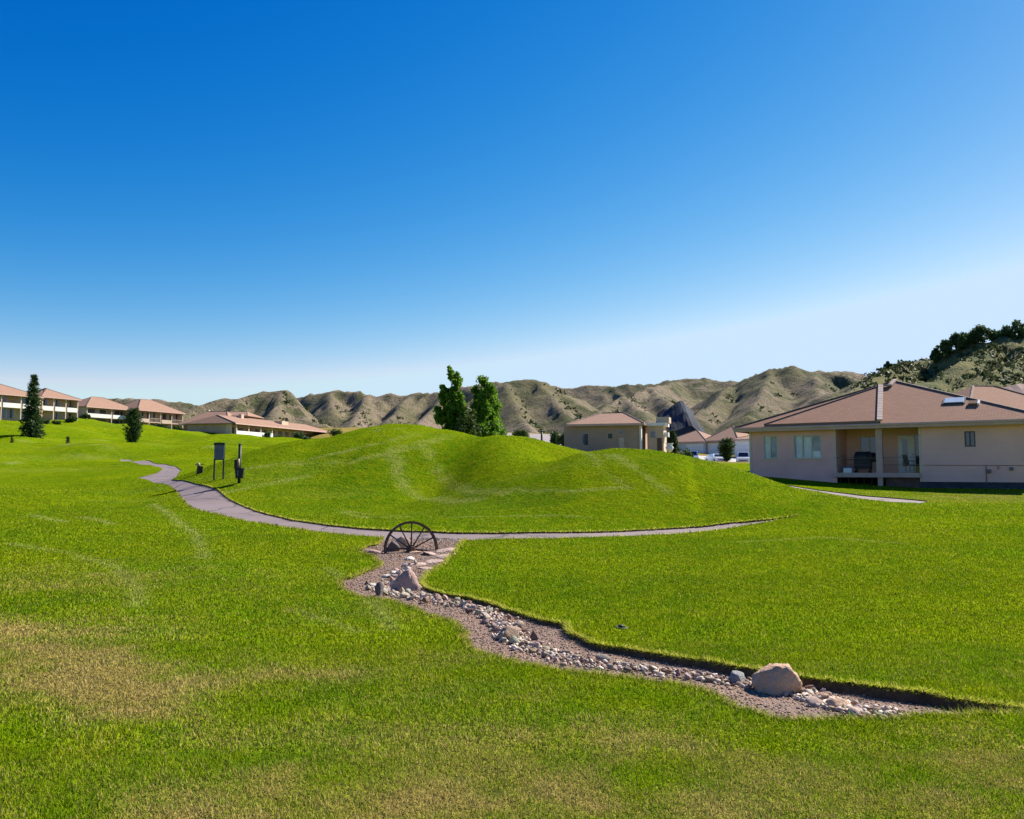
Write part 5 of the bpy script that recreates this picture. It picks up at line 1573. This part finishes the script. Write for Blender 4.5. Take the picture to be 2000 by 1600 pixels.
# shrubs and hedges by the buildings
def shrub(px, py, Y, W, H, label, seed, mat=None, n=1400, size=.2, group='clipped shrubs by the houses', name='shrub'):
    q = xy(px, py, Y); r = random.Random(seed)
    t = empty(name, (q[0], q[1], g1(*q) - .05), 0, label, 'shrub', group)
    C, Rr = [], []
    for i in range(14):
        a = r.uniform(0, 6.28); k = r.uniform(0, .75)
        C.append((W / 2 * k * math.cos(a), W / 2 * .7 * k * math.sin(a), H * r.uniform(.25, .72))); Rr.append(min(W, H) * r.uniform(.2, .34))
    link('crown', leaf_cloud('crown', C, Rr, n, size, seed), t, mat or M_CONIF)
    st = MB()
    for k in range(3): st.tube([(0, 0, -.1), (C[k][0] * .6, C[k][1] * .6, C[k][2])], [.06, .02], 6)
    st.build('stem', M_BARK, t, True)
SHR = [(84, 829, 152, 3.0, 1.1, 'dark clipped shrub at the foot of the tall conifer'), (112, 828, 156, 3.0, .9, 'low olive shrub under the white balconies past the tall conifer'), (139, 829, 160, 3.0, 1.1, 'dark shrub at the corner where the second terraced house ends'),
       (166, 838, 174, 2.8, 1.0, 'dark shrub at the end wall of the third terraced house'), (290, 848, 186, 3.4, 1.5, 'dark hedge ball next to the columnar conifer'), (317, 850, 187, 4.2, 1.9, 'largest dark hedge ball under the columned balconies'), (345, 850, 190, 3.6, 1.6, 'dark hedge ball nearest the low pink-roofed house'),
       (521, 860, 176, 1.8, 3.2, 'upright dark shrub at the end of the white balcony'), (543, 864, 178, 3.2, 2.0, 'dark round shrub in front of the long low house'), (563, 864, 178, 2.6, 1.6, 'olive shrub between darker shrubs before the long low house'), (581, 862, 180, 2.6, 3.0, 'tall pointed shrub before the long low house'),
       (597, 858, 182, 2.2, 1.9, 'green shrub nearest the mound slope'), (655, 845, 205, 4.5, 2.6, 'olive bush where hill foot meets the mound'),
       (1104, 862, 104, 2.0, 2.9, 'dark green bush at the far corner of the bungalow'), (1014, 848, 118, 2.2, 1.9, 'brown-green bush beside the street past the poplars'), (1085, 858, 122, 2.0, 2.2, 'small dark bush between street and bungalow'),
       (1345, 895, 112, 2.2, 1.6, 'dark bush beside the silver-blue car'), (1335, 893, 113, 1.8, 2.0, 'olive bush next to the narrow conifer')]
for i, (px, py, Y_, W_, H_, lab) in enumerate(SHR):
    shrub(px, py, Y_, W_, H_, lab, 60 + i, M_SHRUB if ('olive' in lab or 'brown' in lab) else M_CONIF)

# trees along the crest of the near hill
from_h = {}
def hill_z(x, y):
    i = (x - hx[0]) / 2.6; j = (y - hy[0]) / 3.0
    i0, j0 = int(i), int(j); a, b = i - i0, j - j0
    return float(hill[j0, i0] * (1 - a) * (1 - b) + hill[j0, i0 + 1] * a * (1 - b) + hill[j0 + 1, i0] * (1 - a) * b + hill[j0 + 1, i0 + 1] * a * b)
HT = [(1826, 676, 5.5, 4.0, 'lowest tree at the downhill end of the hilltop row'), (1846, 660, 7, 6.0, 'dark rounded tree second from the downhill end of the hilltop row'), (1872, 647, 8.5, 6.5, 'dense tree third from the downhill end of the hilltop row'),
      (1893, 650, 5.5, 5.0, 'small low tree in the middle of the hilltop row'), (1915, 634, 10.0, 8.0, 'broad airy tree standing out in the middle of the hilltop row'), (1942, 646, 6.0, 6.0, 'low bushy tree before the tallest hilltop trees'), (1966, 634, 8.5, 6.5, 'dark tree leaning on the tallest hilltop tree'),
      (1989, 621, 11.0, 8.0, 'tallest flat-topped dark tree of the hilltop row'), (1733, 701, 2.6, 2.6, 'lone small bush on the hill skyline')]
for i, (px, tp, H_, W_, lab) in enumerate(HT):
    q = P(px, 668, 330); x, y = q[0], q[1]
    zt = P(px, tp, 330)[2]; z0 = hill_z(x, y)
    H2 = max(H_ * .7, zt - z0)
    broadleaf('hilltop_tree', x, y, H2, W_, lab, 'tree', 'round', 90 + i, 2600, .55, M_HILLT, 'trees on the hill crest', z=z0 - .3, trunk=.2)

# scrub on the hillsides: nobody could count it
def hill_scrub():
    r = np.random.default_rng(5)
    n = 44000
    x = np.concatenate([r.uniform(hx[2], hx[-3], 26000), r.uniform(70, 300, 18000)]); y = np.concatenate([r.uniform(hy[4], 760, 26000), r.uniform(hy[4], 350, 18000)])
    i = ((x - hx[0]) / 2.6).astype(int); j = ((y - hy[0]) / 3.0).astype(int)
    z = hill[j, i]; gx_ = (hill[j, i + 1] - hill[j, i - 1]) / 5.2
    right = (x > .40 * y) & (y < 400)
    band = fbm((x + y) / 70, (z + .10 * (x - y)) / 7.5, 3, 14)
    den = np.where(right, band * 1.7 - .43, fbm(x / 40, y / 40, 4, 12) + .30 * np.clip(-gx_, -.6, .6) - .06)
    crestd = z - np.minimum(hill[j - 3, i], hill[np.minimum(j + 3, len(hy) - 1), i])
    k = (den > .57 + .2 * r.random(n)) & (z > base_h[j, i] + 1) & ((crestd < 5) | right)
    vis = np.abs(x / y) < .72
    k &= vis
    x, y, z = x[k], y[k], z[k]
    m = len(x); s = r.uniform(.5, 1.6, m) * (.75 + y / 900)
    per = 9
    d = r.normal(size=(m, per, 3)) * np.array([.5, .5, .28]); 
    q = np.stack([x, y, z + s * .25], 1)[:, None] + d * s[:, None, None]
    a = r.normal(size=(m, per, 3)); a /= np.linalg.norm(a, axis=2)[..., None]; b = np.cross(a, r.normal(size=(m, per, 3))); b /= np.linalg.norm(b, axis=2)[..., None]
    sz = (s[:, None] * r.uniform(.35, .6, (m, per)))[..., None]
    V = np.stack([q - a * sz, q + b * sz * .7, q + a * sz, q - b * sz * .7], 2).reshape(-1, 3)
    me = np_mesh('scrub', V, np.arange(len(V)).reshape(-1, 4)); fattr(me, 'tone', np.repeat(r.random(m), per), 'FACE')
    tag(link('hillside_scrub', me, None, leaf_mat('scrub_leaves', (.036, .052, .018), (.055, .072, .024), (.085, .095, .034), .3)), 'low dark scrub dotted over the dry hillsides', 'scrub', kind='stuff')
hill_scrub()
# ------------------------------------------------------------------ mown grass blades near the camera
def blade_mat():
    m, nt, b = new_mat('grass_blades')
    p = wpos(nt)
    base = mixc(nt, 1.0, grass_colour(nt, p), (1.75, 1.75, 1.75), 'MULTIPLY')
    dry = node(nt, 'ShaderNodeAttribute', attribute_name='bdry').outputs['Fac']
    ton = node(nt, 'ShaderNodeAttribute', attribute_name='btone').outputs['Fac']
    c = mixc(nt, maprange(nt, ton, 0, .6, .75, 0), base, (.11, .22, .003))
    c = mixc(nt, maprange(nt, ton, .55, 1, 0, .6), c, (.46, .50, .014))
    straw = ramp(nt, ton, [(0, (.36, .29, .05)), (.5, (.52, .40, .11)), (1, (.68, .53, .22))])
    wrn = node(nt, 'ShaderNodeAttribute', attribute_name='bworn').outputs['Fac']
    c = mixc(nt, math_n(nt, 'MULTIPLY', wrn, .85, True), c, (.50, .54, .13))
    c = mixc(nt, dry, c, straw)
    nt.links.new(c, b.inputs['Base Color']); b.inputs['Roughness'].default_value = .9; b.inputs['Specular IOR Level'].default_value = .03
    gn = node(nt, 'ShaderNodeAttribute', attribute_name='gnorm').outputs['Vector']
    vm = nt.nodes.new('ShaderNodeVectorMath'); vm.operation = 'NORMALIZE'; nt.links.new(gn, vm.inputs[0]); nt.links.new(vm.outputs[0], b.inputs['Normal'])
    tr = nt.nodes.new('ShaderNodeBsdfTranslucent'); nt.links.new(c, tr.inputs[0])
    mx = nt.nodes.new('ShaderNodeMixShader'); mx.inputs[0].default_value = .25
    nt.links.new(b.outputs[0], mx.inputs[1]); nt.links.new(tr.outputs[0], mx.inputs[2])
    nt.links.new(mx.outputs[0], nt.nodes['Material Output'].inputs['Surface'])
    return m

def vattr(me, name, v):
    a = me.attributes.new(name, 'FLOAT_VECTOR', 'FACE'); a.data.foreach_set('vector', np.asarray(v, dtype=np.float32).ravel())

def grass():
    r = np.random.default_rng(99)
    bands = [(2.2, 5.0, 14500, .0026, .027), (5.0, 8.0, 7500, .004, .029), (8.0, 13.0, 2800, .0062, .032), (13.0, 19.0, 1250, .0080, .032), (19, 30, 420, .0115, .034), (30, 48, 110, .018, .04)]
    P_, W_, H_ = [], [], []
    for y0, y1, den, wd, ht in bands:
        area = ((y1 ** 2 - y0 ** 2) * .66 + 4.0 * (y1 - y0)); n = int(area * den)
        y = np.sqrt(r.uniform(y0 ** 2, y1 ** 2, n)); x = r.uniform(-1, 1, n) * (.66 * y + 2.0)
        if y0 >= 30:
            kp = r.random(n) < sstep(48, 30, y); x, y = x[kp], y[kp]; n = len(x)
        P_.append(np.stack([x, y], 1)); W_.append(np.full(n, wd)); H_.append(np.full(n, ht))
    q = np.concatenate(P_); w = np.concatenate(W_); h = np.concatenate(H_)
    ok = np.ones(len(q), bool)
    for poly in (CREEK, PATH, WALK):
        ok &= ~inside(q[:, 0], q[:, 1], poly)
    q, w, h = q[ok], w[ok], h[ok]
    n = len(q)
    # cheap terrain lookup: bilinear on a fine grid
    X = np.linspace(-36, 36, 440); Yv = np.linspace(2, 49, 380); GX, GY = np.meshgrid(X, Yv); GZ = ground(GX, GY); GD = dryness(GX, GY)
    fi = (q[:, 0] - X[0]) / (X[1] - X[0]); fj = (q[:, 1] - Yv[0]) / (Yv[1] - Yv[0]); i = np.clip(fi.astype(int), 0, 438); j = np.clip(fj.astype(int), 0, 378); a = fi - i; b = fj - j
    bil = lambda G: G[j, i] * (1 - a) * (1 - b) + G[j, i + 1] * a * (1 - b) + G[j + 1, i] * (1 - a) * b + G[j + 1, i + 1] * a * b
    z = bil(GZ); dry = bil(GD); wr = worn(q[:, 0], q[:, 1])
    clump = fbm(q[:, 0] * 6, q[:, 1] * 6, 3, 55)
    h = h * (.45 + .9 * clump) * r.uniform(.6, 1.25, n) * (1 - .35 * dry)
    az = r.uniform(0, 6.28, n); lean = r.uniform(.1, 1.0, n) * h; la = r.uniform(0, 6.28, n)
    bx, by = np.cos(az) * w, np.sin(az) * w
    tx, ty = np.cos(la) * lean, np.sin(la) * lean
    V = np.empty((n, 3, 3), np.float32)
    V[:, 0] = np.stack([q[:, 0] - bx, q[:, 1] - by, z - .004], 1)
    V[:, 1] = np.stack([q[:, 0] + bx, q[:, 1] + by, z - .004], 1)
    V[:, 2] = np.stack([q[:, 0] + tx, q[:, 1] + ty, z + h], 1)
    me = np_mesh('lawn_grass', V.reshape(-1, 3), np.arange(3 * n).reshape(n, 3))
    fattr(me, 'bdry', np.clip((r.random(n) < dry * 1.15) * r.uniform(.55, 1, n) + .25 * dry, 0, 1), 'FACE')
    fattr(me, 'btone', np.clip(.55 * r.random(n) + .6 * (clump - .25), 0, 1), 'FACE')
    ii_ = (np.abs(GX[0, 1] - GX[0, 0]), np.abs(GY[1, 0] - GY[0, 0])); DX = np.gradient(GZ, ii_[0], axis=1); DY = np.gradient(GZ, ii_[1], axis=0)
    nn = np.stack([-bil(DX), -bil(DY), np.ones(n)], 1); ff = np.cross(V[:, 1] - V[:, 0], V[:, 2] - V[:, 0]).astype(float); ff /= np.linalg.norm(ff, axis=1)[:, None] + 1e-12; ff *= np.sign(1e-6 - ff[:, 1:2])
    vattr(me, 'gnorm', nn + .4 * ff)
    fattr(me, 'bworn', wr * (.55 + .45 * sstep(15, 22, q[:, 1])) * r.uniform(.5, 1, n), 'FACE')
    tag(link('lawn_grass', me, None, M_BLADE), 'short mown grass blades covering the near lawn', 'grass', kind='stuff')
M_BLADE = blade_mat()
grass()

def edge_fringe():
    """longer unmown blades hanging over the cut edges of the turf"""
    r = np.random.default_rng(17)
    Vs, dr, tn = [], [], []
    for poly, per, skip, cat_ in ((CREEK, 1500, PATH, 0), (PATH, 420, CREEK, 1)):
        x, y = poly[:, 0], poly[:, 1]
        area = np.sum(x * np.roll(y, -1) - np.roll(x, -1) * y); sg = 1 if area > 0 else -1
        x1, y1 = np.roll(x, -1), np.roll(y, -1)
        L = np.hypot(x1 - x, y1 - y)
        for k in range(len(x)):
            ym = (y[k] + y1[k]) / 2
            if ym > 34: continue
            n = int(L[k] * per * min(1, 9 / ym) + r.random())
            if n == 0: continue
            u = r.random(n); px_, py_ = x[k] + (x1[k] - x[k]) * u, y[k] + (y1[k] - y[k]) * u
            nx_, ny_ = -(y1[k] - y[k]) / L[k] * sg, (x1[k] - x[k]) / L[k] * sg      # pointing into the cut
            if inside(np.array([(x[k] + x1[k]) / 2]), np.array([ym]), skip)[0]: continue
            back = r.uniform(-.012, .04, n); px_ -= nx_ * back; py_ -= ny_ * back
            z = ground(px_, py_)
            h = r.uniform(.018, .065, n) * (1.1 + .3 * (ym > 12)); lean = r.uniform(.3, 1.5, n) * h
            a = math.atan2(ny_, nx_) + r.normal(0, .8, n)
            w = max(.0026, .00062 * ym) * r.uniform(.7, 1.3, n); ba = r.uniform(0, 6.28, n)
            v = np.empty((n, 3, 3)); bx, by = np.cos(ba) * w, np.sin(ba) * w
            v[:, 0] = np.stack([px_ - bx, py_ - by, z - .004], 1); v[:, 1] = np.stack([px_ + bx, py_ + by, z - .004], 1)
            v[:, 2] = np.stack([px_ + np.cos(a) * lean, py_ + np.sin(a) * lean, z + h * r.uniform(-.35, 1, n)], 1)
            Vs.append(v); dr.append(np.clip(r.normal(.35, .3, n), 0, 1)); tn.append(r.random(n))
    V = np.concatenate(Vs); n = len(V)
    me = np_mesh('turf_fringe', V.reshape(-1, 3), np.arange(3 * n).reshape(n, 3))
    vattr(me, 'gnorm', np.tile([0, -.25, 1.0], (n, 1)))
    fattr(me, 'bdry', np.concatenate(dr), 'FACE'); fattr(me, 'btone', np.concatenate(tn), 'FACE')
    tag(link('turf_fringe_grass', me, None, M_BLADE), 'longer grass fringe hanging over the cut turf edges', 'grass', kind='stuff')
edge_fringe()
